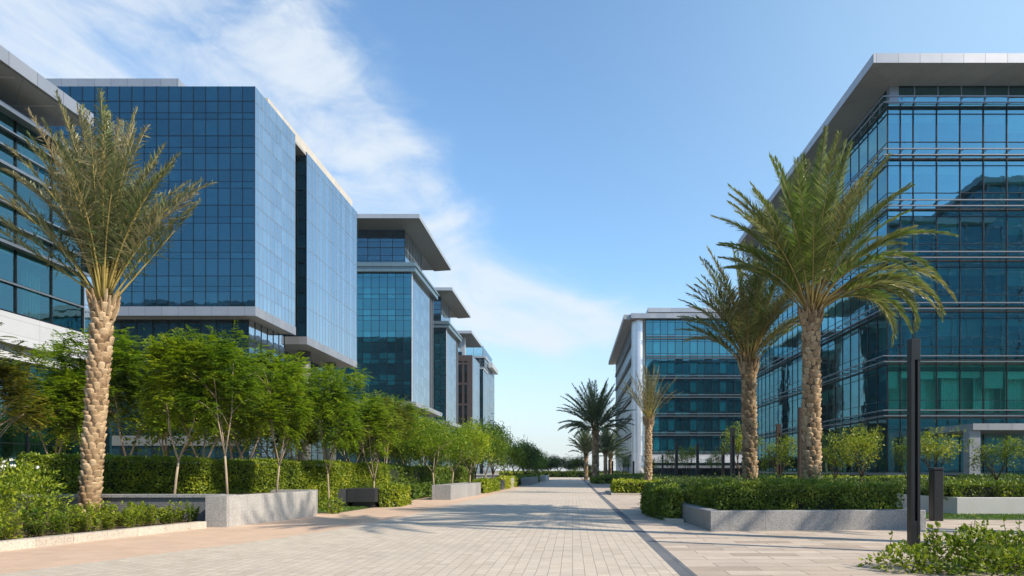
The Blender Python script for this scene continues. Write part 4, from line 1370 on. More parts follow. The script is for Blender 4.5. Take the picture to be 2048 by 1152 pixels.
# ------------------------------------------------------------------ trees
def make_tree(name, H, cr, zc0, leafmat, bark, kind, seed, n_clu=58, per=15, trunk_r=0.055, forks=3, fork_z=1.35, lean=0.0):
    """tree of height H at the origin: forked stem, limbs, and a crown of leaf sprays around the limb ends"""
    rs = random.Random(seed)
    r = thing(name, 'x', 'tree')
    st = MB()
    fork = Vector((rs.uniform(-0.1, 0.1) + lean, rs.uniform(-0.1, 0.1), fork_z))
    st.tube([(0, 0, -0.1), (fork.x * 0.4, fork.y * 0.3, fork_z * 0.5), fork], [trunk_r * 1.15, trunk_r, trunk_r * 0.85], 8)
    ends = []
    for i in range(forks):
        a = 2 * PI * i / forks + rs.uniform(-0.5, 0.5)
        top = Vector((cr * rs.uniform(0.25, 0.55) * math.cos(a), cr * rs.uniform(0.25, 0.55) * math.sin(a), zc0 + (H - zc0) * rs.uniform(0.35, 0.7)))
        mid = fork.lerp(top, 0.45) + Vector((0.2 * math.cos(a), 0.2 * math.sin(a), 0.05))
        st.tube([fork, mid, top], [trunk_r * 0.7, trunk_r * 0.45, trunk_r * 0.2], 6)
        for j in range(5):
            s = rs.uniform(0.25, 0.95)
            b = (fork.lerp(mid, s * 2) if s < 0.5 else mid.lerp(top, s * 2 - 1))
            a2 = a + rs.uniform(-1.4, 1.4)
            e = Vector((b.x + cr * rs.uniform(0.3, 0.75) * math.cos(a2), b.y + cr * rs.uniform(0.3, 0.75) * math.sin(a2), b.z + rs.uniform(0.3, 1.3)))
            e.z = min(e.z, H - 0.3)
            m2 = b.lerp(e, 0.5) + Vector((0, 0, 0.12))
            st.tube([b, m2, e], [trunk_r * 0.32, trunk_r * 0.2, trunk_r * 0.08], 5)
            ends.append(e)
        ends.append(top)
    st.build('trunk', bark, r, smooth=True)
    # cluster centres: uneven crown
    cl = [np.array(e) for e in ends]
    lobes = [(rs.uniform(-0.5, 0.5) * cr, rs.uniform(-0.5, 0.5) * cr, zc0 + (H - zc0) * rs.uniform(0.3, 0.8), rs.uniform(0.45, 0.8)) for _ in range(6)]
    while len(cl) < n_clu:
        lx_, ly_, lz_, ls = lobes[rs.randrange(6)]
        d = rv(1)[0] * rs.uniform(0.4, 1.0) ** 0.5
        p = np.array([lx_ + d[0] * cr * ls, ly_ + d[1] * cr * ls, lz_ + d[2] * (H - zc0) * 0.42 * ls])
        if p[2] > H:
            p[2] = H - rs.uniform(0, 0.4)
        if p[2] < zc0:
            p[2] = zc0 + rs.uniform(0, 0.5)
        cl.append(p)
    cen = np.array([0, 0, zc0 + 0.3 * (H - zc0)])
    Vs, Fs, o = [], [], 0
    for c in cl:
        outw = c - cen
        outw = outw / (np.linalg.norm(outw) + 1e-6)
        if kind == 'pinnate':
            k = per
            P = c + rng.normal(0, 0.13, (k, 3))
            D = rv(k) * 0.8 + outw * 0.7
            D[:, 2] = D[:, 2] * 0.5 + 0.05
            D = unit(D)
            L = rng.uniform(0.32, 0.58, k)
            npair = 5
            t = np.linspace(0.15, 1.0, npair)
            up = np.array([0, 0, 1.0])
            Sd = unit(np.cross(D, up))
            for sgn in (-1, 1):
                # points along each drooping stalk
                PP = P[:, None, :] + D[:, None, :] * (L[:, None] * t)[:, :, None]
                PP[:, :, 2] -= (0.28 * L[:, None] * t ** 2)
                DD = (D[:, None, :] * 0.65 + sgn * Sd[:, None, :] * 0.9)
                DD = np.broadcast_to(DD, PP.shape).copy()
                DD[:, :, 2] -= 0.22
                NN = np.tile(up, (k * npair, 1)) + rv(k * npair) * 0.35
                ll = (0.19 * (1 - 0.45 * np.abs(t - 0.45)))[None, :] * rng.uniform(0.8, 1.2, (k, npair))
                V, Fq = leaves(PP.reshape(-1, 3), DD.reshape(-1, 3), NN, ll.ravel(), ll.ravel() * 0.46)
                Vs.append(V)
                Fs.append(Fq + o)
                o += len(V)
        else:
            k = per
            P = c + rng.normal(0, 0.2 * cr / 1.3, (k, 3))
            D = rv(k) * 0.9 + outw * 0.5
            N = rv(k) * 0.7 + np.array([0, 0, 0.9])
            Ls = kind * rng.uniform(0.65, 1.3, k)
            V, Fq = leaves(P, D, N, Ls, Ls * 0.55)
            Vs.append(V)
            Fs.append(Fq + o)
            o += len(V)
    np_mesh('crown', np.concatenate(Vs), np.concatenate(Fs), leafmat, r)
    return r


def trunk_only_name():
    pass


FT = [make_tree('feathery_tree', 6.0, [1.45, 1.7, 1.3, 1.6, 1.5][i], [2.3, 2.6, 2.1, 2.5, 2.2][i], LEAF['feather'], M['bark_pale'], 'pinnate', 20 + i, n_clu=92, per=14, forks=2 + i % 3, fork_z=1.3 + 0.25 * (i % 2)) for i in range(5)]
YT = make_tree('feathery_tree', 6.0, 1.8, 2.2, LEAF['feather_yellow'], M['bark_pale'], 'pinnate', 41, n_clu=95, per=15, forks=3)
DT = [make_tree('leafy_tree', 6.0, 2.0, 1.5, LEAF['dark'], M['bark_brown'], 0.20, 60 + i, n_clu=125, per=46, trunk_r=0.09, forks=4, fork_z=1.1) for i in range(3)]
GT = [make_tree('leafy_tree', 6.0, 2.0, 1.7, LEAF['feather'], M['bark_pale'], 0.16, 70 + i, n_clu=125, per=44, trunk_r=0.06, forks=3, fork_z=1.4) for i in range(3)]
ST = [make_tree('small_tree', 3.8, 1.15, 1.6, LEAF['olive'], M['bark_brown'], 0.125, 80 + i, n_clu=60, per=34, trunk_r=0.055, forks=3 + i % 2, fork_z=1.1) for i in range(3)]

placed = set()


def place(proto, H0, px, d, top, label, group, zb=0.0, wide=1.0, rot=None):
    h = Z(top, d) - zb
    s = h / H0
    sc = (s * wide, s * wide, s)
    loc = (X(px, d), d, zb)
    rot = random.uniform(0, 6.28) if rot is None else rot
    tilt = (random.uniform(-0.05, 0.05), random.uniform(-0.06, 0.06), rot)
    if proto.name in placed:
        o = dup(proto, loc, rot, sc, label, group)
        o.rotation_euler = tilt
        return o
    placed.add(proto.name)
    proto.location = loc
    proto.rotation_euler = tilt
    proto.scale = sc
    proto['label'] = label
    proto['group'] = group
    return proto


GP = 'young trees along the left planters'
GB = 'trees behind the left hedge'
place(FT[0], 6, 348, 20.7, 655, 'pale forked young tree in the granite planter, first right of the left palm', GP, 0.75, 0.82, 0.4)
place(FT[1], 6, 455, 20.9, 672, 'thin forked young tree above the light corner of the granite planter', GP, 0.75, 0.78, 2.2)
place(FT[2], 6, 553, 22.3, 712, 'slim young tree rising mid length from the bright planter face', GP, 0.75, 0.75, 1.0)
place(FT[3], 6, 658, 27.0, 738, 'young tree with a dark lower trunk standing at the end of the light planter', GP, 0.0, 0.72, 3.3)
place(FT[4], 6, 748, 30.5, 782, 'yellowish young tree before the bright hedge end, above the bench planter', GP, 0.0, 0.82, 5.0)
place(YT, 6, 772, 34.0, 790, 'olive tinted twiggy young tree where the bright hedge stops', GP, 0.0, 0.9)
place(YT, 6, -48, 23.0, 668, 'yellowing feathery tree reaching in from the left edge', GB, 0.0, 1.0)
place(FT[1], 6, 105, 25.8, 700, 'feathery tree behind the flowering shrub, left of the palm trunk', GB, 0.0, 0.8)
place(FT[2], 6, 182, 26.6, 655, 'feathery tree directly behind the left palm trunk', GB, 0.0, 0.75)
place(FT[3], 6, 262, 27.5, 668, 'dark stemmed feathery tree just right of the left palm trunk, behind the hedge', GB, 0.0, 0.9)
place(GT[0], 6, 330, 29.5, 690, 'full green tree behind the first planter tree', GB, 0.0, 1.0)
place(FT[4], 6, 408, 29.0, 672, 'feathery tree behind the hedge between the first two planter trees', GB, 0.0, 1.0)
place(FT[0], 6, 500, 31.0, 678, 'feathery tree with the highest crown below the blue block corner', GB, 0.0, 1.05)
place(GT[1], 6, 470, 33.5, 712, 'deep green tree behind the second planter tree', GB, 0.0, 1.1)
place(FT[2], 6, 592, 35.0, 715, 'feathery tree below the gap between the blue block and its second volume', GB, 0.0, 1.1)
place(GT[2], 6, 560, 38.0, 745, 'dark green tree behind the third planter tree', GB, 0.0, 1.2)
place(FT[1], 6, 645, 36.0, 742, 'feathery tree under the overhanging second volume of the blue block', GB, 0.0, 1.1)
place(FT[4], 6, 700, 40.0, 778, 'feathery tree right of the overhanging volume, below the broad teal tower', GB, 0.0, 1.1)
place(FT[0], 6, 765, 42.0, 785, 'bright feathery tree in front of the broad teal tower base', GB, 0.0, 1.1)
place(GT[1], 6, 730, 46.0, 800, 'shaded green tree half hidden behind the olive tinted young tree', GB, 0.0, 1.2)
place(FT[3], 6, 812, 42.0, 812, 'yellow green feathery tree beneath the tower base canopy', GP, 0.0, 1.1)
place(GT[0], 6, 800, 50.0, 815, 'darker tree behind the yellow green one beneath the tower base canopy', GB, 0.0, 1.2)
place(GT[2], 6, 868, 39.5, 838, 'leafy young tree at the near end of the square ended planter', GP, 0.5, 1.15)
place(GT[0], 6, 903, 42.0, 842, 'leafy young tree at the far end of the square ended planter', GP, 0.5, 1.15)
place(FT[2], 6, 850, 50.0, 832, 'feathery tree behind the square ended planter', GB, 0.0, 1.2)
place(GT[1], 6, 938, 50.0, 838, 'round crowned tree between the square ended planter and the small black block', GP, 0.0, 1.1)
place(DT[0], 6, 915, 58.0, 842, 'dense dark tree below the narrower teal tower', GB, 0.0, 1.0)
place(GT[2], 6, 972, 57.0, 850, 'sunlit green tree above the small black granite block', GP, 0.0, 1.1)
place(DT[1], 6, 985, 64.0, 843, 'dark rounded tree under the blue gridded tower', GB, 0.0, 0.8)
place(DT[2], 6, 950, 70.0, 846, 'dark tree behind the sunlit one, below the brown block', GB, 0.0, 1.0)
place(GT[0], 6, 1012, 66.0, 878, 'small green tree right of the dark rounded tree', GP, 0.0, 1.2)
place(DT[0], 6, 1030, 78.0, 877, 'dark tree below the two thin masts', GP, 0.0, 1.1)
place(DT[1], 6, 1050, 86.0, 882, 'dark broad tree above the distant grey planter', GP, 0.0, 1.1)
place(GT[1], 6, 1068, 92.0, 893, 'bright green last small tree of the left row', GP, 0.0, 1.2)
place(DT[2], 6, 1078, 104.0, 902, 'dark low tree ending the left row at the path', GP, 0.0, 1.1)
GF = 'far trees closing the path'
for px, d, top, wd, lb in ((1098, 160, 912, 1.5, 'far tree left of the path end, lowest of its clump'), (1118, 165, 906, 1.4, 'far tree with the tallest crown in the middle of the path end'), (1136, 172, 913, 1.4, 'far tree right of the tallest one at the path end'), (1160, 158, 907, 1.1, 'far spreading tree just left of the distant dark palm'), (1180, 190, 925, 1.6, 'far small tree seen behind the distant dark palm trunk'), (1060, 180, 915, 1.6, 'far tree peeping above the last tree of the left row'), (1085, 210, 920, 2.0, 'far pale tree behind the clump at the path end'), (1148, 230, 925, 2.0, 'far pale tree in the gap of the path end')):
    place(DT[(px // 7) % 3], 6, px, d, top, lb, GF, 0.0, wd)
GR = 'small trees before the right offices'
for px, d, top, lb, wd in ((1558, 34, 872, 'small tree behind the brown lamp column beside the shorter large palm', 1.0), (1668, 33, 868, 'small olive tree right of the tallest palm trunk', 0.9), (1722, 31.5, 852, 'taller small tree second right of the tallest palm trunk', 0.9), (1812, 33, 872, 'small tree mostly hidden behind the tall lamp column', 0.8), (1868, 32, 864, 'small gnarled tree above the short bollard', 1.1), (1990, 33, 874, 'small spreading tree under the entrance canopy', 1.3), (1478, 44, 852, 'yellowish small tree left of the shorter large palm trunk', 0.9), (1375, 70, 892, 'grey green small tree between two black lamp columns', 1.2), (1342, 75, 902, 'small grey green tree right of the small palm', 1.1), (1245, 88, 908, 'bright small tree at the foot of the silver building', 1.0), (1308, 84, 915, 'small dark tree touching the small palm trunk', 0.9), (1430, 66, 905, 'low bushy tree behind the slim brown lamp column', 1.0)):
    place(ST[(px // 5) % 3], 3.8, px, d, top, lb, GR, 0.3, wd)


# ------------------------------------------------------------------ palms
def palm_trunk(r, base, top, r0, r1, mat, bw=0.215, bh=0.165, flare=1.15):
    """core with bulging cut leaf bases set in a spiral"""
    b, t = Vector(base), Vector(top)
    L = (t - b).length
    bend = Vector((0, 0, 0))
    core = MB()
    k = 12
    pts = [b.lerp(t, i / k) for i in range(k + 1)]
    rad = [r0 + (r1 - r0) * i / k for i in range(k + 1)]
    core.tube(pts, [q * 0.93 for q in rad], 20)
    Vs, Fs, o = [], [], 0
    n_round = max(6, round(2 * PI * r0 / bw))
    rows = int(L / (bh * 0.93))
    nu, nv = 7, 6
    for row in range(rows):
        s = (row + 0.5) / rows
        c = b.lerp(t, s)
        rr = r0 + (r1 - r0) * s
        if s > 0.93:
            rr *= 1 + (flare - 1) * (s - 0.93) / 0.07
        for q in range(n_round):
            a = 2 * PI * (q + 0.5 * (row % 2) + 0.13 * row) / n_round + random.uniform(-0.16, 0.16)
            w = 2 * PI * rr / n_round * random.uniform(0.78, 1.16)
            h = bh * random.uniform(1.05, 1.6)
            dz = random.uniform(-0.045, 0.045)
            dep = random.uniform(0.04, 0.085)
            sk = random.uniform(-0.35, 0.35)
            base_i = o
            for j in range(nv):
                v = -1 + 2 * j / (nv - 1)
                for i in range(nu):
                    u = -1 + 2 * i / (nu - 1)
                    # overlapping stub: narrow and sunk below, widest above the middle, its cut lip standing out at the top
                    wv = (0.62, 0.92, 1.08, 1.05, 0.86, 0.66)[j]
                    lift = (0.0, 0.38, 0.66, 0.9, 1.0, 0.12)[j]
                    edge = (0.0, 0.86, 1.0, 1.06, 1.0, 0.86, 0.0)[i]
                    uu = u * wv + sk * (v + 0.3) * 0.35
                    ang = a + uu * w * 0.5 / rr
                    ro = rr * 0.91 + dep * lift * edge + random.uniform(-0.007, 0.007)
                    v = (-1.05, -0.5, 0.0, 0.45, 0.82, 0.95)[j] - 0.13 * abs(u) ** 2 * (1 if j > 2 else 0) + random.uniform(-0.05, 0.05)
                    Vs.append((c.x + ro * math.cos(ang), c.y + ro * math.sin(ang), c.z + dz + v * h * 0.5))
            for j in range(nv - 1):
                for i in range(nu - 1):
                    p = base_i + j * nu + i
                    Fs.append((p, p + 1, p + nu + 1, p + nu))
            o += nu * nv
    tr = MB()
    tr.add(Vs, Fs)
    oc = tr.build('trunk', mat, r, smooth=True)
    core.build('fibre_core', M['bark_brown'], oc, smooth=True)
    return oc


def palm_crown(r, c, fr, leaf_len, green, dry, dryness, pairs=60, petiole=(0.30, 0.24, 0.06), lw=0.030, mess=0.13):
    """fronds: (azimuth, start angle, bend, length); each a tapering stalk with two rows of leaflets"""
    c = np.array(c)
    Vs, Fs, Cs, o = [], [], [], 0
    tub = MB()
    stubs = MB()
    for az, th, bd, L in fr:
        az, th, bd = R(az), R(th), R(bd)
        n = 16
        h = np.array([math.cos(az), math.sin(az), 0.0])
        side = np.array([-math.sin(az), math.cos(az), 0.0])
        pts = [c + h * 0.12 + np.array([0, 0, random.uniform(-0.25, 0.15)])]
        tans = []
        tw = random.uniform(-0.25, 0.25)
        for i in range(n):
            s = (i + 0.5) / n
            e = th - bd * s ** 1.5
            d = h * math.cos(e) + np.array([0, 0, math.sin(e)]) + side * tw * s * 0.6
            d /= np.linalg.norm(d)
            tans.append(d)
            pts.append(pts[-1] + d * L / n)
        tans.append(tans[-1])
        pts = np.array(pts)
        tans = np.array(tans)
        tub.tube([tuple(p) for p in pts[::2]], [0.044 * (1 - 0.90 * (i / 8) ** 0.5) for i in range(9)], 5)
        dr = min(1.0, max(0.0, random.gauss(dryness, 0.22)))
        np_ = int(pairs * L / 4.5)
        t = np.linspace(0.24, 1.0, np_)
        idx = t * n
        i0 = np.minimum(idx.astype(int), n - 1)
        f = (idx - i0)[:, None]
        P = pts[i0] * (1 - f) + pts[i0 + 1] * f
        T = unit(tans[i0] * (1 - f) + tans[np.minimum(i0 + 1, n)] * f)
        Sd = unit(np.cross(T, np.tile([0, 0, 1.0], (np_, 1)) + 0.001))
        Up = np.cross(Sd, T)
        prof = np.clip(np.minimum((t - 0.12) / 0.25, (1.12 - t) / 0.55), 0.15, 1.0)
        for sgn in (-1, 1):
            ang = np.radians(62 - 34 * t) + rng.normal(0, mess, np_)
            vee = np.radians(26) + rng.normal(0, mess * 1.6, np_)
            lat = Sd * sgn * np.cos(vee)[:, None] + Up * np.sin(vee)[:, None]
            D = T * np.cos(ang)[:, None] + lat * np.sin(ang)[:, None]
            D[:, 2] -= 0.14 + 0.25 * dr + np.abs(rng.normal(0, 0.12, np_))
            N = Up * 0.8 - lat * 0.6 + rng.normal(0, 0.15, (np_, 3))
            ll = leaf_len * prof * rng.uniform(0.85, 1.15, np_)
            keep = rng.random(np_) > 0.03 + 0.12 * dr
            w = np.full(np_, lw) * rng.uniform(0.8, 1.2, np_)
            V, Fq = leaves(P[keep], D[keep], N[keep], ll[keep], w[keep], mid=0.35)
            Vs.append(V)
            Fs.append(Fq + o)
            o += len(V)
            g = np.array(green) * rng.uniform(0.75, 1.25)
            mixk = np.clip(dr * 1.1 + rng.normal(0, 0.15, keep.sum()) + 0.25 * (t[keep] - 0.5), 0, 1)[:, None]
            colr = g[None, :] * (1 - mixk) + np.array(dry)[None, :] * mixk
            Cs.append(np.repeat(colr, 4, axis=0))
    cr = np_mesh('crown', np.concatenate(Vs), np.concatenate(Fs), M['palm_leaf'], r, np.concatenate(Cs))
    mm = bpy.data.materials.get('palm_stalk_%.2f' % petiole[0]) or m_bark('palm_stalk_%.2f' % petiole[0], tuple(q * 0.6 for q in petiole), petiole, 5)
    tub.build('stalks', mm, cr, smooth=True)
    # cut stubs round the top of the trunk
    for i in range(22):
        a = i * 2.4
        hh = Vector((math.cos(a), math.sin(a), 0))
        p = Vector(c) + hh * 0.24 + Vector((0, 0, -0.55 + 0.02 * i))
        stubs.tube([p, p + hh * 0.10 + Vector((0, 0, 0.22)), p + hh * 0.16 + Vector((0, 0, random.uniform(0.3, 0.55)))], [0.055, 0.045, 0.025], 5)
    stubs.build('cut_stubs', M['boot_brown'], cr)
    return cr


def fan(n, th0, th1, b0, b1, L0, L1, p=0.8, extra=()):
    out = []
    for i in range(n):
        t = (i / (n - 1))
        q = t ** p
        out.append((i * 137.508 + random.uniform(-14, 14), th0 + (th1 - th0) * q + random.uniform(-5, 5), b0 + (b1 - b0) * q + random.uniform(-8, 8), L0 + (L1 - L0) * t + random.uniform(-0.25, 0.25)))
    return out + list(extra)


GREEN, DRY = (0.135, 0.215, 0.036), (0.42, 0.33, 0.17)
# left palm
r = thing('palm_tree', 'tall date palm with upright partly dried fronds, standing in the soil bed on the left', 'palm tree', (-13.74, 19.35, 0.1))
top = (X(207, 19.35), 19.35, Z(606, 19.35))
palm_trunk(r, (-13.74, 19.35, 0.05), top, 0.25, 0.265, M['boot_pale'], flare=1.25)
palm_crown(r, (top[0], top[1], top[2] + 0.1), fan(58, 89, 74, 6, 52, 5.5, 4.0, 0.9, [(8, 52, -4, 4.0), (2, 58, 16, 3.7), (352, 60, 30, 4.0), (12, 66, 24, 4.3), (24, 70, 40, 4.6), (338, 66, 50, 4.4), (184, 42, 10, 4.2), (176, 54, 14, 4.3), (190, 34, -2, 3.6), (200, 62, 30, 4.4), (165, 66, 34, 4.7), (172, 72, 46, 4.8), (215, 60, 40, 4.2)]),
           0.62, (0.125, 0.175, 0.06), (0.46, 0.38, 0.22), 0.20, pairs=92, petiole=(0.42, 0.33, 0.10), lw=0.036, mess=0.2)
# right large palms
r = thing('palm_tree', 'tallest green date palm with drooping right fronds, in the right granite planter', 'palm tree', (X(1624, 22.2), 22.2, 0.4))
top = (X(1622, 22.2), 22.2, Z(628, 22.2))
palm_trunk(r, (X(1624, 22.2), 22.2, 0.35), top, 0.285, 0.27, M['boot_pale'], flare=1.2)
palm_crown(r, (top[0], top[1], top[2] + 0.1), fan(38, 89, 57, 6, 54, 5.4, 4.2, 1.0, [(5, 56, 105, 5.4), (-12, 46, 112, 5.0), (-25, 38, 110, 4.4), (14, 62, 62, 5.0), (2, 66, 44, 4.9), (-38, 34, 105, 4.2), (172, 58, 48, 3.7), (186, 50, 56, 3.2), (178, 70, 30, 4.8), (205, 46, 60, 3.2), (-60, 40, 96, 4.0), (20, 40, 112, 4.6), (-4, 44, 150, 4.4), (-18, 50, 140, 4.9), (10, 36, 140, 4.0), (-32, 30, 120, 3.8), (30, 50, 120, 4.6), (-8, 62, 84, 5.2), (192, 64, 30, 4.3), (168, 54, 40, 3.6)]),
           0.68, GREEN, (0.40, 0.34, 0.14), 0.13, pairs=95, petiole=(0.40, 0.31, 0.12), lw=0.046, mess=0.08)
r = thing('palm_tree', 'shorter of the two large date palms, left of the tallest one', 'palm tree', (X(1500, 25.5), 25.5, 0.4))
top = (X(1497, 25.5), 25.5, Z(728, 25.5))
palm_trunk(r, (X(1501, 25.5), 25.5, 0.35), top, 0.265, 0.25, M['boot_brown'], flare=1.2)
palm_crown(r, (top[0], top[1], top[2] + 0.1), fan(54, 89, 50, 8, 60, 4.5, 2.9, 0.9, [(180, 66, 34, 3.6), (170, 46, 20, 2.7), (5, 50, 24, 2.6)]),
           0.56, (0.12, 0.18, 0.045), (0.34, 0.28, 0.14), 0.2, pairs=85, petiole=(0.34, 0.26, 0.10), lw=0.042)
# tall palms just outside the frame on the right: their crowns shade the path
for x, y, h, lb in ((11.6, 13.4, 14.6, 'very tall palm nearest the frame, seen by its shadow across the path'), (17.0, 14.6, 14.8, 'very tall palm seen by the shadow its crown lays over the drain band'), (19.6, 14.2, 11.6, 'tall palm seen by its shadow on the slabs beside the right planter')):
    r = thing('palm_tree', lb, 'palm tree', (x, y, 0), 'palms outside the frame')
    palm_trunk(r, (x, y, 0), (x + 0.2, y, h), 0.25, 0.22, M['boot_brown'], bw=0.3, bh=0.26)
    palm_crown(r, (x + 0.2, y, h), fan(40, 86, 10, 12, 70, 3.6, 3.4, 0.9), 0.6, GREEN, (0.36, 0.31, 0.12), 0.1, pairs=60, lw=0.06)
# small palm and the distant ones
r = thing('palm_tree', 'small pale date palm with upright fronds, in front of the silver building corner', 'palm tree', (X(1297, 46), 46, 0))
top = (X(1297, 46), 46, Z(838, 46))
palm_trunk(r, (X(1296, 46), 46, 0.0), top, 0.26, 0.23, M['boot_pale'])
palm_crown(r, top, fan(30, 88, 52, 6, 30, 3.5, 2.9, 1.0), 0.42, (0.085, 0.105, 0.035), (0.36, 0.29, 0.14), 0.25, pairs=48, petiole=(0.42, 0.32, 0.1), lw=0.04)
far = [(1191, 75, 862, 5.6, 42, 'large distant dark green palm at the right edge of the path', 0.40, (80, 12)),
       (1172, 108, 912, 4.6, 30, 'smaller palm behind and left of the large distant palm', 0.32, (85, 35)),
       (1211, 104, 906, 4.2, 28, 'palm close right of the large distant palm', 0.3, (84, 20)),
       (1221, 112, 912, 3.8, 26, 'lowest distant palm nearest the silver building', 0.3, (84, 15))]
for px, d, tp, L, n, lb, rr, (t0, t1) in far:
    r = thing('palm_tree', lb, 'palm tree', (X(px, d), d, 0), 'distant palms')
    top = (X(px, d), d, Z(tp, d))
    palm_trunk(r, (X(px, d), d, 0), top, rr, rr * 0.9, M['boot_brown'], bw=0.3, bh=0.26)
    palm_crown(r, top, fan(int(n * 1.5), t0 + 6, t1 + 8, 10, 66, L * 1.05, L * 0.75, 0.9), 0.75, (0.12, 0.175, 0.075), (0.2, 0.18, 0.08), 0.08, pairs=60, petiole=(0.22, 0.18, 0.06), lw=0.085)

# ------------------------------------------------------------------ sky, sun
SUN_EL, SUN_AZ = 38.0, 113.0        # azimuth clockwise from +Y (the view direction): the sun stands to the right
w = bpy.data.worlds.new('World')
S.world = w
w.use_nodes = True
t = NT(w)
sky = t.n('ShaderNodeTexSky')
sky.sky_type = 'NISHITA'
sky.sun_disc = False
sky.sun_elevation = R(SUN_EL)
sky.sun_rotation = R(SUN_AZ)
sky.altitude = 0
sky.air_density = 1.0
sky.dust_density = 0.5
sky.ozone_density = 3.2
gen = t.n('ShaderNodeTexCoord').outputs['Generated']
dx, dy, dz = sep(t, gen)
az = t.m('ARCTAN2', dx, dy)
el = t.m('ARCTAN2', dz, t.m('SQRT', t.m('ADD', t.m('MULTIPLY', dx, dx), t.m('MULTIPLY', dy, dy))))


def azel(px, py):
    u, v = (px - VX) / F, (VY - py) / F
    return math.atan2(u, 1), math.atan2(v, math.hypot(u, 1))


def blob(px, py, sa, se, rot, amp):
    a0, e0 = azel(px, py)
    da, de = t.m('SUBTRACT', az, a0), t.m('SUBTRACT', el, e0)
    c, s = math.cos(R(rot)), math.sin(R(rot))
    u = t.m('DIVIDE', t.m('ADD', t.m('MULTIPLY', da, c), t.m('MULTIPLY', de, s)), sa)
    v = t.m('DIVIDE', t.m('SUBTRACT', t.m('MULTIPLY', de, c), t.m('MULTIPLY', da, s)), se)
    g = t.m('EXPONENT', t.m('MULTIPLY', t.m('ADD', t.m('MULTIPLY', u, u), t.m('MULTIPLY', v, v)), -1.0))
    return t.m('MULTIPLY', g, amp)


bl = None
for b in ((60, 70, 0.22, 0.10, 10, 0.85), (330, 110, 0.20, 0.085, 18, 0.95), (520, 50, 0.10, 0.055, 35, 0.55), (520, 200, 0.14, 0.05, -6, 0.55), (700, 300, 0.16, 0.085, -38, 1.05), (820, 390, 0.12, 0.055, -35, 0.8), (640, 390, 0.16, 0.10, -30, 0.9), (1020, 640, 0.17, 0.040, -10, 0.85), (1180, 655, 0.18, 0.030, -4, 0.62), (930, 610, 0.12, 0.05, 0, 0.8), (1040, 600, 0.14, 0.05, -6, 0.7), (1240, 610, 0.10, 0.02, 0, 0.3)):
    g = blob(*b)
    bl = g if bl is None else t.m('ADD', bl, g)
# a few soft clouds over the rest of the sky, behind the viewer too
pl = comb(t, t.m('DIVIDE', dx, t.m('ADD', t.m('ABSOLUTE', dz), 0.18)), t.m('DIVIDE', dy, t.m('ADD', t.m('ABSOLUTE', dz), 0.18)), 0.0)
aec = comb(t, t.m('MULTIPLY', az, 1.0), t.m('MULTIPLY', el, 1.9), 0.3)
n1 = t.noise(aec, 4.2, 10, 0.60, 1.1)
n2 = t.noise(aec, 11.0, 9, 0.65, 1.5)
nn = t.m('ADD', t.m('MULTIPLY', n1, 0.80), t.m('MULTIPLY', n2, 0.20))
dens = t.m('ADD', t.m('MULTIPLY', t.m('MINIMUM', bl, 1.15), 0.62), t.m('MULTIPLY', t.m('SUBTRACT', nn, 0.5), t.m('MULTIPLY_ADD', t.m('MINIMUM', bl, 1.0), 1.7, 0.7)))
back = t.m('MULTIPLY', t.m('LESS_THAN', dy, 0.0), t.m('SUBTRACT', t.noise(pl, 0.9, 7, 0.6, 0.5), 0.40))
dens = t.m('ADD', dens, t.m('MULTIPLY', back, 1.2))
mr = t.n('ShaderNodeMapRange', interpolation_type='SMOOTHSTEP')
mr.inputs['From Min'].default_value = 0.12
mr.inputs['From Max'].default_value = 1.0
t.l(dens, mr.inputs['Value'])
veil = blob(2300, -80, 0.45, 0.34, 0, 0.55)
mask = t.m('MULTIPLY', mr.outputs[0], 0.88)
hz_ = t.n('ShaderNodeMapRange', interpolation_type='SMOOTHSTEP')
hz_.inputs['From Min'].default_value = -0.02
hz_.inputs['From Max'].default_value = 0.04
t.l(el, hz_.inputs['Value'])
mask = t.m('MULTIPLY', mask, hz_.outputs[0])
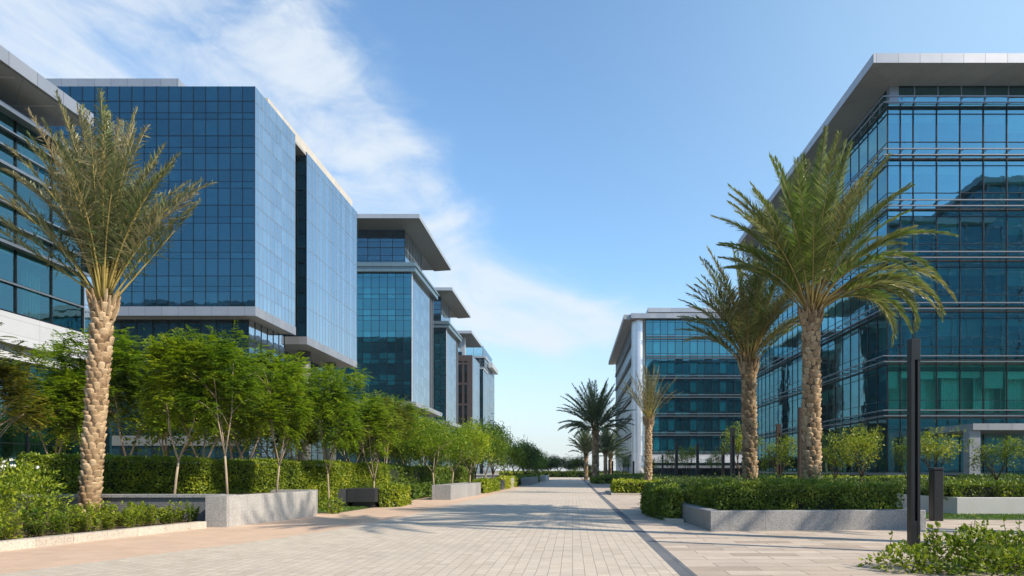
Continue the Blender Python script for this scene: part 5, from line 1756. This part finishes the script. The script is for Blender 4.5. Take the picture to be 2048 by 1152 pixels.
skb = t.mix(1.0, sky.outputs[0], (0.88, 1.02, 1.02), 'MULTIPLY')
hb = t.n('ShaderNodeMapRange', interpolation_type='SMOOTHSTEP')
hb.inputs['From Min'].default_value = 0.30
hb.inputs['From Max'].default_value = -0.05
t.l(el, hb.inputs['Value'])
skb = t.mix(t.m('MULTIPLY', hb.outputs[0], 0.85), skb, (3.05, 3.15, 3.30))
skb = t.mix(veil, skb, (2.5, 3.55, 4.3))
skyc = t.mix(mask, skb, (3.35, 3.65, 3.95))
bg = t.n('ShaderNodeBackground')
bg.inputs['Strength'].default_value = 0.145
t.l(skyc, bg.inputs['Color'])
o = t.n('ShaderNodeOutputWorld')
t.l(bg.outputs[0], o.inputs[0])

sl = bpy.data.lights.new('sun', 'SUN')
sl.energy = 4.0
sl.angle = R(0.53)
sl.color = (1.0, 0.885, 0.72)
so = bpy.data.objects.new('sun', sl)
C.objects.link(so)
sd = Vector((math.sin(R(SUN_AZ)) * math.cos(R(SUN_EL)), math.cos(R(SUN_AZ)) * math.cos(R(SUN_EL)), math.sin(R(SUN_EL))))
so.rotation_euler = sd.to_track_quat('Z', 'Y').to_euler()
so.location = (60, -20, 80)

S.view_settings.view_transform = 'Standard'
S.view_settings.look = 'None'
S.view_settings.exposure = 0.79
S.view_settings.gamma = 1.0
S.render.engine = 'CYCLES'
S.cycles.use_denoising = True
S.cycles.max_bounces = 8
S.cycles.transparent_max_bounces = 12
S.cycles.glossy_bounces = 5

# ------------------------------------------------------------------ air
hm = bpy.data.materials.new('haze_air')
t = NT(hm)
pv = t.n('ShaderNodeVolumePrincipled')
pv.inputs['Color'].default_value = (0.86, 0.92, 1.0, 1)
pv.inputs['Density'].default_value = 0.00013
pv.inputs['Anisotropy'].default_value = 0.2
ho = t.n('ShaderNodeOutputMaterial')
t.l(pv.outputs[0], ho.inputs['Volume'])
hz = MB().box(-905, -255, -1.0, 905, 1605, 66.0).build('haze', hm)
struct(hz, 'stuff')
S.cycles.volume_bounces = 0
